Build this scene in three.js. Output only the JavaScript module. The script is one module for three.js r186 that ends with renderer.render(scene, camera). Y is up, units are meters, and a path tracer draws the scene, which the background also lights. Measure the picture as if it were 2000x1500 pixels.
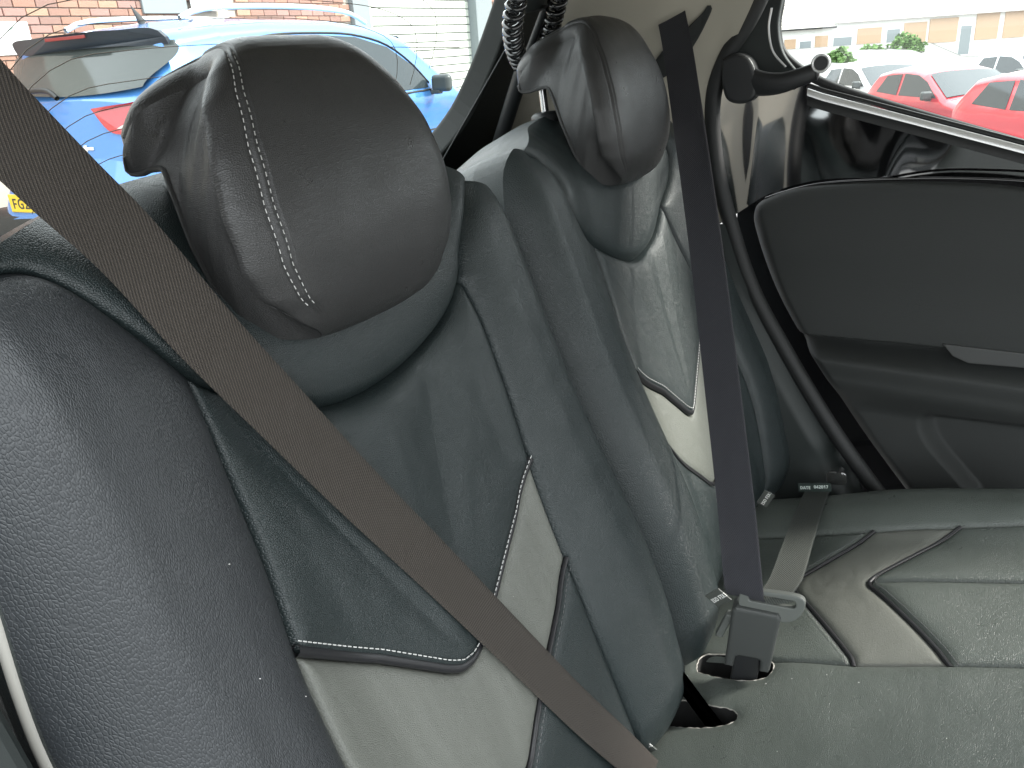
import * as THREE from 'three';
import { RoundedBoxGeometry } from 'three/addons/geometries/RoundedBoxGeometry.js';
import { mergeGeometries } from 'three/addons/utils/BufferGeometryUtils.js';
import { ImprovedNoise } from 'three/addons/math/ImprovedNoise.js';

// ------------------------------------------------------------------ camera, sky, sun, exposure
const scene = new THREE.Scene();
const camera = new THREE.PerspectiveCamera(50.2, 4 / 3, 0.02, 400);
camera.position.set(0, 1.30, 0);
camera.up.set(0.3609, 0.9238, -0.1279);
camera.lookAt(0.8019, 1.30 - 0.3774, -0.4632);
const renderer = new THREE.WebGLRenderer({ antialias: true });
renderer.toneMapping = THREE.LinearToneMapping;
renderer.toneMappingExposure = 4.0;
renderer.shadowMap.enabled = true;

{ // overcast sky: pale, a little brighter overhead
  const w = 128, h = 64, d = new Float32Array(w * h * 4);
  for (let j = 0; j < h; j++) {
    const el = (j + 0.5) / h * Math.PI - Math.PI / 2, up = Math.max(0, Math.sin(el));
    const l = el < 0 ? 0.30 : 0.80 + 0.45 * up;
    for (let i = 0; i < w; i++) {
      const k = (j * w + i) * 4, az = i / w * Math.PI * 2;
      const c = l * (1 + 0.05 * Math.sin(3 * az + 4 * el) + 0.04 * Math.sin(7 * az - 5 * el));
      d[k] = c * 0.95; d[k + 1] = c * 1.0; d[k + 2] = c * 1.03; d[k + 3] = 1;
    }
  }
  const t = new THREE.DataTexture(d, w, h, THREE.RGBAFormat, THREE.FloatType);
  t.mapping = THREE.EquirectangularReflectionMapping; t.magFilter = THREE.LinearFilter; t.needsUpdate = true;
  scene.background = t; scene.environment = t;
}
const sun = new THREE.DirectionalLight(new THREE.Color(1, 0.96, 0.9), 2.3);
sun.position.set(13, 14, 16); sun.target.position.set(1, 0.5, 0);
sun.castShadow = true; sun.shadow.radius = 22; sun.shadow.mapSize.set(2048, 2048);
Object.assign(sun.shadow.camera, { left: -14, right: 14, top: 14, bottom: -14, near: 1, far: 70 });
scene.add(sun, sun.target);

// ------------------------------------------------------------------ helpers
let seed = 20240611;
const rnd = () => { seed |= 0; seed = seed + 0x6D2B79F5 | 0; let t = Math.imul(seed ^ seed >>> 15, 1 | seed); t = t + Math.imul(t ^ t >>> 7, 61 | t) ^ t; return ((t ^ t >>> 14) >>> 0) / 4294967296; };
const noise3 = new ImprovedNoise();
const V = (x, y, z) => new THREE.Vector3(x, y, z);
const ss = (a, b, x) => { const t = Math.min(1, Math.max(0, (x - a) / (b - a))); return t * t * (3 - 2 * t); };
const lerp = (a, b, t) => a + (b - a) * t;
const C = (r, g, b) => new THREE.Color().setRGB(r, g, b);
const taken = new Map(), origin = new Map();
function numbered(n) { const k = taken.get(n) || 0; taken.set(n, k + 1); return k ? `${n}_${String(k).padStart(3, '0')}` : n; }
function rootOf(o) { while (o.parent && o.parent !== scene) o = o.parent; return o; }
function info(o, label, category, group, kind) {
  if (label) o.userData.label = label;
  if (category) o.userData.category = category;
  if (group) o.userData.group = group;
  if (kind) o.userData.kind = kind;
  return o;
}
// a Group at the thing's base; parts are given in world coordinates and moved into it
function thing(name, label, category, at, group) {
  const g = new THREE.Group(); g.name = numbered(name); scene.add(g); g.position.set(...at);
  origin.set(g, V(...at)); return info(g, label, category, group);
}
function part(name, geo, mat, parent) {
  const root = rootOf(parent), o = origin.get(root);
  if (o) geo.translate(-o.x, -o.y, -o.z);
  const m = new THREE.Mesh(geo, mat); m.name = name; m.castShadow = m.receiveShadow = true; parent.add(m); return m;
}
function single(name, geo, mat, label, category, group, kind) {
  geo.computeBoundingBox(); const b = geo.boundingBox, c = b.getCenter(V(0, 0, 0)); c.y = b.min.y;
  geo.translate(-c.x, -c.y, -c.z);
  const m = new THREE.Mesh(geo, mat); m.name = numbered(name); m.position.copy(c); m.castShadow = m.receiveShadow = true; scene.add(m);
  return info(m, label, category, group, kind);
}
const stuff = (m) => { m.userData.kind = 'stuff'; return m; };
// smooth curve through 2-D or 3-D points, resampled evenly
function smooth(pts, n, tension = 'centripetal') {
  const c = new THREE.CatmullRomCurve3(pts.map(p => V(p[0], p[1], p[2] || 0)), false, tension, 0.5);
  return c.getSpacedPoints(n - 1).map(p => [p.x, p.y, p.z]);
}
function poly(pts, n) { // straight segments resampled evenly
  const L = [0]; for (let i = 1; i < pts.length; i++) L.push(L[i - 1] + Math.hypot(pts[i][0] - pts[i - 1][0], pts[i][1] - pts[i - 1][1], (pts[i][2] || 0) - (pts[i - 1][2] || 0)));
  const out = [];
  for (let k = 0; k < n; k++) {
    const d = L[L.length - 1] * k / (n - 1); let i = 1; while (i < L.length - 1 && L[i] < d) i++;
    const t = L[i] > L[i - 1] ? (d - L[i - 1]) / (L[i] - L[i - 1]) : 0;
    out.push([0, 1, 2].map(q => lerp(pts[i - 1][q] || 0, pts[i][q] || 0, t)));
  }
  return out;
}
// Coons patch: bottom/top run left to right, left/right run bottom to top
function coons(bottom, top, left, right) {
  const nu = bottom.length, nv = left.length, g = [];
  for (let j = 0; j < nv; j++) {
    const v = j / (nv - 1), row = [];
    for (let i = 0; i < nu; i++) {
      const u = i / (nu - 1), p = [];
      for (let q = 0; q < 3; q++) p.push((1 - v) * bottom[i][q] + v * top[i][q] + (1 - u) * left[j][q] + u * right[j][q]
        - ((1 - u) * (1 - v) * bottom[0][q] + u * v * top[nu - 1][q] + u * (1 - v) * bottom[nu - 1][q] + (1 - u) * v * top[0][q]));
      row.push(p);
    }
    g.push(row);
  }
  return g;
}
function gridGeo(rows, uvs, face) { // rows of Vector3, uvs rows of [u, v]; face: preferred normal
  const nv = rows.length, nu = rows[0].length, pos = new Float32Array(nu * nv * 3), uv = new Float32Array(nu * nv * 2), idx = [];
  for (let j = 0; j < nv; j++) for (let i = 0; i < nu; i++) {
    const k = j * nu + i, p = rows[j][i]; pos[k * 3] = p.x; pos[k * 3 + 1] = p.y; pos[k * 3 + 2] = p.z;
    const t = uvs ? uvs[j][i] : [i / (nu - 1), j / (nv - 1)]; uv[k * 2] = t[0]; uv[k * 2 + 1] = t[1];
    if (i < nu - 1 && j < nv - 1) idx.push(k, k + 1, k + nu, k + 1, k + nu + 1, k + nu);
  }
  const g = new THREE.BufferGeometry();
  g.setAttribute('position', new THREE.BufferAttribute(pos, 3)); g.setAttribute('uv', new THREE.BufferAttribute(uv, 2)); g.setIndex(idx); g.computeVertexNormals();
  if (face) {
    const n = g.attributes.normal; let s = 0; for (let k = 0; k < n.count; k++) s += n.getX(k) * face.x + n.getY(k) * face.y + n.getZ(k) * face.z;
    if (s < 0) { for (let k = 0; k < idx.length; k += 3) { const t = idx[k]; idx[k] = idx[k + 1]; idx[k + 1] = t; } g.setIndex(idx); g.computeVertexNormals(); }
  }
  return g;
}
function distTo(edges) {
  const segs = []; for (const e of edges) for (let i = 1; i < e.length; i++) segs.push([e[i - 1][0], e[i - 1][1], e[i][0], e[i][1]]);
  return (x, y) => {
    let m = 1e9;
    for (const [ax, ay, bx, by] of segs) {
      const dx = bx - ax, dy = by - ay, l = dx * dx + dy * dy; let t = l ? ((x - ax) * dx + (y - ay) * dy) / l : 0; t = t < 0 ? 0 : t > 1 ? 1 : t;
      const d = (x - ax - t * dx) ** 2 + (y - ay - t * dy) ** 2; if (d < m) m = d;
    }
    return Math.sqrt(m);
  };
}
function tube(pts, r, rad = 8, closed = false) {
  const c = new THREE.CatmullRomCurve3(pts.map(p => p.isVector3 ? p : V(...p)), closed, 'centripetal');
  return new THREE.TubeGeometry(c, Math.max(6, pts.length * 3), r, rad, closed);
}
function bar(a, b, r, rad = 10) { // straight closed cylinder between two points
  a = a.isVector3 ? a : V(...a); b = b.isVector3 ? b : V(...b);
  const g = new THREE.CylinderGeometry(r, r, a.distanceTo(b), rad), m = new THREE.Matrix4();
  const y = b.clone().sub(a).normalize(), q = new THREE.Quaternion().setFromUnitVectors(V(0, 1, 0), y);
  m.compose(a.clone().add(b).multiplyScalar(0.5), q, V(1, 1, 1)); return g.applyMatrix4(m);
}
function box(x0, x1, y0, y1, z0, z1, r = 0) {
  const g = r ? new RoundedBoxGeometry(x1 - x0, y1 - y0, z1 - z0, 2, r) : new THREE.BoxGeometry(x1 - x0, y1 - y0, z1 - z0);
  return g.translate((x0 + x1) / 2, (y0 + y1) / 2, (z0 + z1) / 2);
}
// place a geometry built round the origin: its x, y, z axes go to ax, ay, az
function frame(g, at, ax, ay, az) { const m = new THREE.Matrix4().makeBasis(ax.clone().normalize(), ay.clone().normalize(), az.clone().normalize()); m.setPosition(at); return g.applyMatrix4(m); }
// thread stitches along a 3-D line lying on a surface with normal n
function stitches(pts, n, len = 0.0036, gap = 0.0024, w = 0.0011) {
  const c = new THREE.CatmullRomCurve3(pts.map(p => p.isVector3 ? p : V(...p)), false, 'centripetal'), L = c.getLength(), list = [];
  const N = Math.floor(L / (len + gap));
  for (let i = 0; i < N; i++) {
    const a = c.getPointAt(Math.min(1, i * (len + gap) / L)), b = c.getPointAt(Math.min(1, (i * (len + gap) + len) / L));
    const t = b.clone().sub(a).normalize(), nn = (typeof n === 'function' ? n(a) : n).clone(), s = t.clone().cross(nn).normalize(), u = s.clone().cross(t);
    list.push(frame(new THREE.CylinderGeometry(w * 0.5, w * 0.5, a.distanceTo(b), 5, 1), a.clone().add(b).multiplyScalar(0.5).addScaledVector(u, w * 0.15), s, t, u));
  }
  return mergeGeometries(list);
}
function shapeGeo(pts, depth, bevel, holes) {
  const s = new THREE.Shape(pts.map(p => new THREE.Vector2(p[0], p[1])));
  for (const h of holes || []) s.holes.push(new THREE.Path(h.map(p => new THREE.Vector2(p[0], p[1]))));
  return new THREE.ExtrudeGeometry(s, { depth, bevelEnabled: bevel > 0, bevelThickness: bevel, bevelSize: bevel, bevelOffset: -bevel, bevelSegments: 3, curveSegments: 12, steps: 1 });
}
function roundRect(w, h, r, n = 6) {
  const o = []; for (const [cx, cy, a0] of [[w / 2 - r, h / 2 - r, 0], [-w / 2 + r, h / 2 - r, 90], [-w / 2 + r, -h / 2 + r, 180], [w / 2 - r, -h / 2 + r, 270]])
    for (let i = 0; i <= n; i++) { const a = (a0 + 90 * i / n) * Math.PI / 180; o.push([cx + r * Math.cos(a), cy + r * Math.sin(a)]); }
  return o;
}

// ------------------------------------------------------------------ textures and materials
function dataTex(w, h, f, color) {
  const d = new Uint8Array(w * h * 4);
  for (let j = 0; j < h; j++) for (let i = 0; i < w; i++) { const c = f(i / w, j / h), k = (j * w + i) * 4; if (typeof c === 'number') d[k] = d[k + 1] = d[k + 2] = Math.max(0, Math.min(255, c * 255)); else for (let q = 0; q < 3; q++) d[k + q] = Math.max(0, Math.min(255, c[q] * 255)); d[k + 3] = 255; }
  const t = new THREE.DataTexture(d, w, h); t.wrapS = t.wrapT = THREE.RepeatWrapping; t.magFilter = THREE.LinearFilter; t.minFilter = THREE.LinearMipmapLinearFilter; t.generateMipmaps = true;
  if (color) t.colorSpace = THREE.SRGBColorSpace; t.needsUpdate = true; return t;
}
function cells(n, jitter) { const p = []; for (let i = 0; i < n * n; i++) p.push([0.5 + (rnd() - 0.5) * jitter, 0.5 + (rnd() - 0.5) * jitter]); return p; }
function grainTexture(n, sx, sy) { // leather grain: rounded pebbles between fine creases, tiling
  const P = cells(n, 0.95);
  const F = cells(n >> 2, 0.95), m = n >> 2;
  const worley = (pts, n, u, v) => {
    const x = u * n, y = v * n, ix = Math.floor(x), iy = Math.floor(y); let a = 9, b = 9;
    for (let dy = -1; dy <= 1; dy++) for (let dx = -1; dx <= 1; dx++) {
      const cx = ((ix + dx) % n + n) % n, cy = ((iy + dy) % n + n) % n, q = pts[cy * n + cx];
      const d = Math.hypot((ix + dx + q[0] - x) * sx, (iy + dy + q[1] - y) * sy); if (d < a) { b = a; a = d; } else if (d < b) b = d;
    }
    return b - a;
  };
  return dataTex(512, 512, (u, v) => 0.15 + 0.62 * ss(0, 0.38, worley(P, n, u, v)) + 0.23 * ss(0, 0.3, worley(F, m, u, v)));
}
const grain = grainTexture(40, 1, 1);
const withRepeat = (t, s) => { const c = t.clone(); c.repeat.set(s, s); c.needsUpdate = true; return c; };
const mott = dataTex(256, 256, (u, v) => { // faint tiling mottle for roughness
  const a = Math.PI * 2; let n = 0, f = 3, g = 1; for (let o = 0; o < 4; o++) { n += g * noise3.noise(Math.cos(u * a) * f * 0.4 + o * 7, Math.sin(u * a) * f * 0.4 + Math.cos(v * a) * f * 0.4, Math.sin(v * a) * f * 0.4); f *= 2; g *= 0.55; }
  return 0.82 + n * 0.16;
});
function leather(c, rough, tile, bump, tex = grain) {
  return new THREE.MeshPhysicalMaterial({ color: C(...c), roughness: rough, bumpMap: withRepeat(tex, 1 / tile), bumpScale: bump, roughnessMap: withRepeat(mott, 1 / 0.23), specularIntensity: 1.0 });
}
const M = {};
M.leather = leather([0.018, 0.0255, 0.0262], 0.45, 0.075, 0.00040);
M.leatherLong = leather([0.025, 0.028, 0.031], 0.47, 0.085, 0.00044);
M.leatherLong.bumpMap.repeat.set(1 / 0.055, 1 / 0.15);
M.head = leather([0.034, 0.034, 0.034], 0.40, 0.060, 0.00026);
M.grey = leather([0.138, 0.143, 0.126], 0.46, 0.070, 0.00030);
M.cush = leather([0.084, 0.097, 0.087], 0.40, 0.085, 0.00050);  // black seat leather lightened: light on the cushion is put into the colour
M.thread = new THREE.MeshStandardMaterial({ color: C(0.62, 0.62, 0.6), roughness: 0.7 });
M.threadDark = new THREE.MeshStandardMaterial({ color: C(0.10, 0.10, 0.10), roughness: 0.7 });
M.piping = new THREE.MeshPhysicalMaterial({ color: C(0.018, 0.018, 0.02), roughness: 0.36 });
M.pipePale = new THREE.MeshPhysicalMaterial({ color: C(0.33, 0.32, 0.29), roughness: 0.5 });
M.carpet = new THREE.MeshStandardMaterial({ color: C(0.03, 0.03, 0.032), roughness: 0.95 });
M.black = new THREE.MeshPhysicalMaterial({ color: C(0.016, 0.017, 0.018), roughness: 0.42 });
M.void = new THREE.MeshStandardMaterial({ color: C(0.008, 0.008, 0.008), roughness: 0.9 });
const fine = dataTex(256, 256, () => 0.3 + 0.7 * rnd());
const plastic = (c, rough, bump = 0.00012, tile = 0.05) => new THREE.MeshPhysicalMaterial({ color: C(...c), roughness: rough, bumpMap: withRepeat(fine, 1 / tile), bumpScale: bump });
M.trim = new THREE.MeshPhysicalMaterial({ color: C(0.021, 0.0235, 0.0225), roughness: 0.70, bumpMap: withRepeat(grain, 1 / 0.055), bumpScale: 0.00022 });
M.trimDark = plastic([0.017, 0.022, 0.021], 0.6);
M.beige = plastic([0.44, 0.41, 0.34], 0.72, 0.0001);
M.buckle = plastic([0.046, 0.050, 0.048], 0.55, 0.00022, 0.04);
M.frameBlack = plastic([0.010, 0.012, 0.011], 0.6);
M.tongue = plastic([0.090, 0.098, 0.090], 0.5);
M.rubber = new THREE.MeshStandardMaterial({ color: C(0.014, 0.015, 0.015), roughness: 0.62 });
M.steel = new THREE.MeshStandardMaterial({ color: C(0.62, 0.62, 0.62), roughness: 0.25, metalness: 1 });
M.bright = new THREE.MeshStandardMaterial({ color: C(0.75, 0.75, 0.74), roughness: 0.34, metalness: 0.6 });
M.gloss = new THREE.MeshPhysicalMaterial({ color: C(0.010, 0.010, 0.011), roughness: 0.12, clearcoat: 1, clearcoatRoughness: 0.02 });
M.doorPaint = new THREE.MeshPhysicalMaterial({ color: C(0.22, 0.22, 0.222), roughness: 0.07, metalness: 1, clearcoat: 0.6, clearcoatRoughness: 0.02 });
M.pane = new THREE.MeshPhysicalMaterial({ color: C(0.97, 0.99, 0.98), roughness: 0, transmission: 1, thickness: 0, ior: 1.5 });
// woven webbing: rows of slanted floats
const weaveH = (u, v) => { const a = Math.sin((u * 8 + v * 4) * Math.PI * 2), b = Math.sin(v * 16 * Math.PI * 2 + (Math.floor(u * 16) % 2) * Math.PI); return 0.5 + 0.28 * a + 0.22 * b; };
const weave = dataTex(256, 256, weaveH);
const weaveCol = (hi) => dataTex(256, 256, (u, v) => { const h = weaveH(u, v), s = 0.45 + 0.45 * h + (h > 0.86 ? 0.5 * hi : 0); return [s, s * (h > 0.86 ? 0.9 : 1), s * (h > 0.86 ? 0.8 : 1)]; }, true);
function webbing(c, hi, tile) { return new THREE.MeshStandardMaterial({ color: C(...c), roughness: 0.78, map: withRepeat(weaveCol(hi), 1 / tile), bumpMap: withRepeat(weave, 1 / tile), bumpScale: 0.0009 }); }
M.beltBrown = webbing([0.115, 0.096, 0.083], 0.55, 0.018);
M.beltBlue = webbing([0.070, 0.072, 0.092], 0.45, 0.018);
M.beltGreen = webbing([0.130, 0.150, 0.140], 0.3, 0.024);
function canvasTex(w, h, draw) { const c = document.createElement('canvas'); c.width = w; c.height = h; draw(c.getContext('2d'), w, h); const t = new THREE.CanvasTexture(c); t.colorSpace = THREE.SRGBColorSpace; return t; }
const printed = (w, h, draw, rough = 0.6) => new THREE.MeshStandardMaterial({ map: canvasTex(w, h, draw), roughness: rough });

// ------------------------------------------------------------------ shell of the car round the seat
const P0 = V(0.85, 0.4834, -0.2556), REC = 20 * Math.PI / 180, TIL = 15 * Math.PI / 180;
const BN = V(0, Math.sin(REC), Math.cos(REC)), BU = V(0, Math.cos(REC), -Math.sin(REC));   // seat back: normal and upward direction
const CN = V(0, Math.cos(TIL), -Math.sin(TIL)), CF = V(0, Math.sin(TIL), Math.cos(TIL));   // cushion: normal and forward direction
const back = (s, t, n) => V(s, P0.y + t * BU.y + n * BN.y, P0.z + t * BU.z + n * BN.z);
const cush = (s, f, m) => V(s, P0.y + f * CF.y + m * CN.y, P0.z + f * CF.z + m * CN.z);

{ // ground falling gently away beyond the row of cars
  const rows = [], uvs = []; const asphalt = new THREE.MeshStandardMaterial({ color: C(0.16, 0.16, 0.155), roughness: 0.93, bumpMap: withRepeat(fine, 1 / 0.6), bumpScale: 0.003 });
  for (let j = 0; j <= 120; j++) { const r = [], q = []; for (let i = 0; i <= 120; i++) { const x = -120 + 2 * i, z = -120 + 2 * j, d = 0.866 * x - 0.5 * z; r.push(V(x, (-0.85 * ss(6.5, 12, d) - 0.012 * Math.max(0, d - 12)) * ss(-5, -1, z), z)); q.push([x, z]); } rows.push(r); uvs.push(q); }
  const g = gridGeo(rows, uvs, V(0, 1, 0)); const m = new THREE.Mesh(g, asphalt); m.name = 'ground'; m.receiveShadow = true; scene.add(m); info(m, 'grey tarmac of the car park', null, null, 'structure');
}
{ // roof skin with its pale lining, and the floor pan
  const roof = new THREE.Group(); roof.name = 'car_roof'; scene.add(roof); roof.userData.kind = 'structure'; roof.userData.label = 'roof of the car above the rear seats with pale lining';
  const rows = [], skin = []; for (let j = 0; j <= 20; j++) { const a = [], b = []; for (let i = 0; i <= 20; i++) { const x = lerp(0.20, 1.50, i / 20), z = lerp(-0.60, 1.30, j / 20), u = (x - 0.85) / 0.65, w = (z - 0.35) / 0.95, y = 1.445 - 0.045 * u ** 4 - 0.03 * w ** 4; a.push(V(x, y, z)); b.push(V(x, y + 0.03, z)); } rows.push(a); skin.push(b); }
  part('roof_lining', gridGeo(rows, null, V(0, -1, 0)), M.beige, roof); part('roof_skin', gridGeo(skin, null, V(0, 1, 0)), M.gloss, roof);
  const fl = single('car_floor', box(0.16, 1.54, 0.18, 0.215, -1.0, 1.35), M.carpet, 'dark carpeted floor of the car under the seats', null, null, 'structure');
}

// ------------------------------------------------------------------ seat backs
function baseBack(c) {
  return (s, t) => {
    const a = Math.abs(s - c); let n = 0.026 * ss(0.13, 0.24, a);
    if (a > 0.262) n -= ((a - 0.262) / 0.06) ** 2.2 * 0.06;
    if (t > 0.66) n -= ((t - 0.66) / 0.12) ** 2 * 0.05;
    if (t < 0.08) n -= ((0.08 - t) / 0.08) ** 2 * 0.04;
    return n + 0.02 * Math.exp(-(((t - 0.22) / 0.16) ** 2));
  };
}
// a padded leather panel sewn in along its edges
function panel(name, P, e, opt) {
  const { nu = 40, nv = 40, puff = 0.006, width = 0.012, seam = 0.004, extra, mat, base, map, face, sew = ['bottom', 'top', 'left', 'right'] } = opt;
  const E = { bottom: poly(e.bottom, nu), top: poly(e.top, nu), left: poly(e.left, nv), right: poly(e.right, nv) };
  const g = coons(E.bottom, E.top, E.left, E.right), d = distTo(sew.map(k => E[k]));
  const rows = g.map(r => r.map(([s, t]) => {
    const q = sew.length ? d(s, t) : 1; let h = base(s, t) - seam + (puff + seam) * Math.sqrt(1 - Math.exp(-2 * q / width));
    if (extra) h += extra(s, t) * (1 - Math.exp(-q / 0.010));
    return map(s, t, h);
  }));
  return part(name, gridGeo(rows, g.map(r => r.map(p => [p[0], p[1]])), face), mat, P);
}
// pleats running out from the point of the V
function pleats(ax, ay, list) {
  const L = list.map(([x, y, g]) => [Math.atan2(y - ay, x - ax), g]).sort((a, b) => a[0] - b[0]);
  return (s, t) => {
    const r = Math.hypot(s - ax, t - ay), th = Math.atan2(t - ay, s - ax); if (t < ay - 0.03) return 0;
    let g = 0; if (th <= L[0][0]) g = L[0][1]; else if (th >= L[L.length - 1][0]) g = L[L.length - 1][1];
    else for (let i = 1; i < L.length; i++) if (th <= L[i][0]) { const u = (th - L[i - 1][0]) / (L[i][0] - L[i - 1][0]); g = lerp(L[i - 1][1], L[i][1], u); break; }
    return g * r * ss(0, 0.06, r);
  };
}
const cut = (line, a, b) => line.slice(a, b + 1);
const rev = (l) => l.slice().reverse();
const wrinkle = (fs, ft, amp, seedz) => (s, t) => amp * (noise3.noise(s * fs, t * ft, seedz) + 0.5 * noise3.noise(s * fs * 2.3, t * ft * 2.1, seedz + 4));

function seatBack(o) {
  const { c, D, label, group } = o, base = baseBack(c);
  const T = thing('car_bench_section', label, 'car seat', [c, P0.y, P0.z], group);
  const com = { base, map: back, face: BN };
  const on = (p, off = 0) => back(p[0], p[1], base(p[0], p[1]) + off);
  // panels
  panel('yoke_panel', T, { bottom: smooth(D.yoke, 70), top: smooth(D.top, 70), left: [D.yoke[0], D.top[0]], right: [D.yoke[D.yoke.length - 1], D.top[D.top.length - 1]] }, { ...com, nu: 90, nv: 40, mat: M.leather, puff: 0.020, width: 0.045, seam: 0.004, sew: ['bottom'] });
  const yS = smooth(D.yoke, 200), near = (p) => { let k = 0, m = 9; yS.forEach((q, i) => { const d = Math.hypot(q[0] - p[0], q[1] - p[1]); if (d < m) { m = d; k = i; } }); return k; };
  const kL = near(D.seamL[0]), kR = near(D.seamR[0]);
  const SL = smooth(D.seamL, 160), SR = smooth(D.seamR, 160), idx = (S, p) => { let k = 0, m = 9; S.forEach((q, i) => { const d = Math.hypot(q[0] - p[0], q[1] - p[1]); if (d < m) { m = d; k = i; } }); return k; };
  const U = poly(D.chevU, 120), Lo = poly(D.chevL, 120);
  const l1 = idx(SL, U[0]), r1 = idx(SR, U[119]), l2 = idx(SL, Lo[0]), r2 = idx(SR, Lo[119]);
  const yT = cut(yS, kL, kR); yT[0] = SL[0]; yT[yT.length - 1] = SR[0];
  const fix = (line, a, b) => { const q = line.slice(); q[0] = a; q[q.length - 1] = b; return q; };
  panel('centre_panel', T, { bottom: fix(U, SL[l1], SR[r1]), top: yT, left: rev(cut(SL, 0, l1)), right: rev(cut(SR, 0, r1)) }, { ...com, nu: 90, nv: 80, mat: M.leather, puff: 0.012, width: 0.020, extra: D.fold });
  panel('chevron_band', T, { bottom: fix(Lo, SL[l2], SR[r2]), top: fix(U, SL[l1], SR[r1]), left: rev(cut(SL, l1, l2)), right: rev(cut(SR, r1, r2)) }, { ...com, nu: 110, nv: 50, mat: D.band, puff: 0.005, width: 0.010, extra: D.bandFold });
  panel('lower_panel', T, { bottom: [SL[159], SR[159]], top: fix(Lo, SL[l2], SR[r2]), left: rev(cut(SL, l2, 159)), right: rev(cut(SR, r2, 159)) }, { ...com, nu: 70, nv: 40, mat: M.leather, puff: 0.008, width: 0.016, extra: wrinkle(14, 9, 0.0009, 3) });
  const yl = cut(yS, 0, kL), yr = cut(yS, kR, 199);
  yl[yl.length - 1] = SL[0]; yr[0] = SR[0];
  panel('side_bolster', T, { bottom: [D.edgeL[D.edgeL.length - 1], SL[159]], top: yl, left: rev(smooth(D.edgeL, 80)), right: rev(SL) }, { ...com, nu: 56, nv: 150, mat: D.bolsterMat || M.leather, puff: 0.010, width: 0.016, sew: ['top', 'right'], extra: D.wrL });
  panel('side_bolster', T, { bottom: [SR[159], D.edgeR[D.edgeR.length - 1]], top: yr, left: rev(SR), right: rev(smooth(D.edgeR, 80)) }, { ...com, nu: 56, nv: 150, mat: M.leather, puff: 0.010, width: 0.016, sew: ['top', 'left'], extra: wrinkle(10, 22, 0.0008, 8) });
  // border round the edge and the carpeted rear face
  const dY = distTo([yS]), dS = distTo([yS, SL, SR]), lift = (d, puff, width) => -0.004 + (puff + 0.004) * Math.sqrt(1 - Math.exp(-2 * d / width));
  const per = [...rev(smooth(D.edgeL, 60)).map(p => [p[0], p[1], lift(dS(p[0], p[1]), 0.010, 0.016)]), ...smooth(D.top, 60).map(p => [p[0], p[1], lift(dY(p[0], p[1]), 0.020, 0.045)]), ...smooth(D.edgeR, 60).map(p => [p[0], p[1], lift(dS(p[0], p[1]), 0.010, 0.016)])];
  const c0 = [c, 0.4];
  const ring = [0, 0.15, 0.3, 0.7, 1].map(k => per.map((p) => { const o = 0.03 * k - 0.02 * Math.sin(k * Math.PI), q = [lerp(p[0], c0[0], o), lerp(p[1], c0[1], o)]; return back(q[0], q[1], lerp(base(p[0], p[1]) + p[2], -0.15, k)); }));
  part('border', gridGeo(ring, ring.map((r, j) => r.map((p, i) => [i * 0.012, j * 0.04])), null), M.leather, T);
  const sh = new THREE.ShapeGeometry(new THREE.Shape(per.map(p => new THREE.Vector2(lerp(p[0], c, 0.03), lerp(p[1], 0.4, 0.03)))));
  { const a = sh.attributes.position; for (let i = 0; i < a.count; i++) { const p = back(a.getX(i), a.getY(i), -0.149); a.setXYZ(i, p.x, p.y, p.z); } sh.computeVertexNormals(); }
  part('rear_carpet', sh, M.carpet, T);
  // rolled edge and thread along the top of the V, and thin rolls along its lower edge
  const roll = (line, off, r, mat, nm) => part(nm, tube(line.map(p => on(p, off)), r), mat, T);
  const Uin = poly(D.chevU.map(p => [p[0], p[1] + 0.004]), 60);
  roll(Uin, 0.004, 0.0045, M.piping, 'piping'); roll(poly(D.chevL, 50), 0.0035, 0.0030, M.piping, 'piping');
  stuff(part('stitching', stitches(poly(D.chevU.map(p => [p[0] + (D.stx || 0), p[1] + 0.011]), 60).map(p => on(p, 0.0105)), BN), M.thread, T));
  stuff(part('stitching', stitches(poly(D.chevL.map(p => [p[0], p[1] - 0.006]), 60).map(p => on(p, 0.0075)), BN, 0.003, 0.003), M.threadDark, T));
  if (D.pale) part('piping', tube(smooth(D.edgeL, 60).map(p => on(p, 0.001)), 0.0052), M.pipePale, T);
  if (D.pale) stuff(part('stitching', stitches(smooth(D.edgeL, 60).slice(10).map(p => back(p[0] - 0.010, p[1], base(p[0], p[1]) - 0.022)), V(-1, 0, 0), 0.0042, 0.003, 0.0014), M.thread, T));
  for (const l of D.darts || []) stuff(part('stitching', stitches(poly(l, 12).map(p => on(p, 0.0065)), BN, 0.0034, 0.0022, 0.0014), M.threadDark, T));
  return { T, base, on };
}
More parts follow.
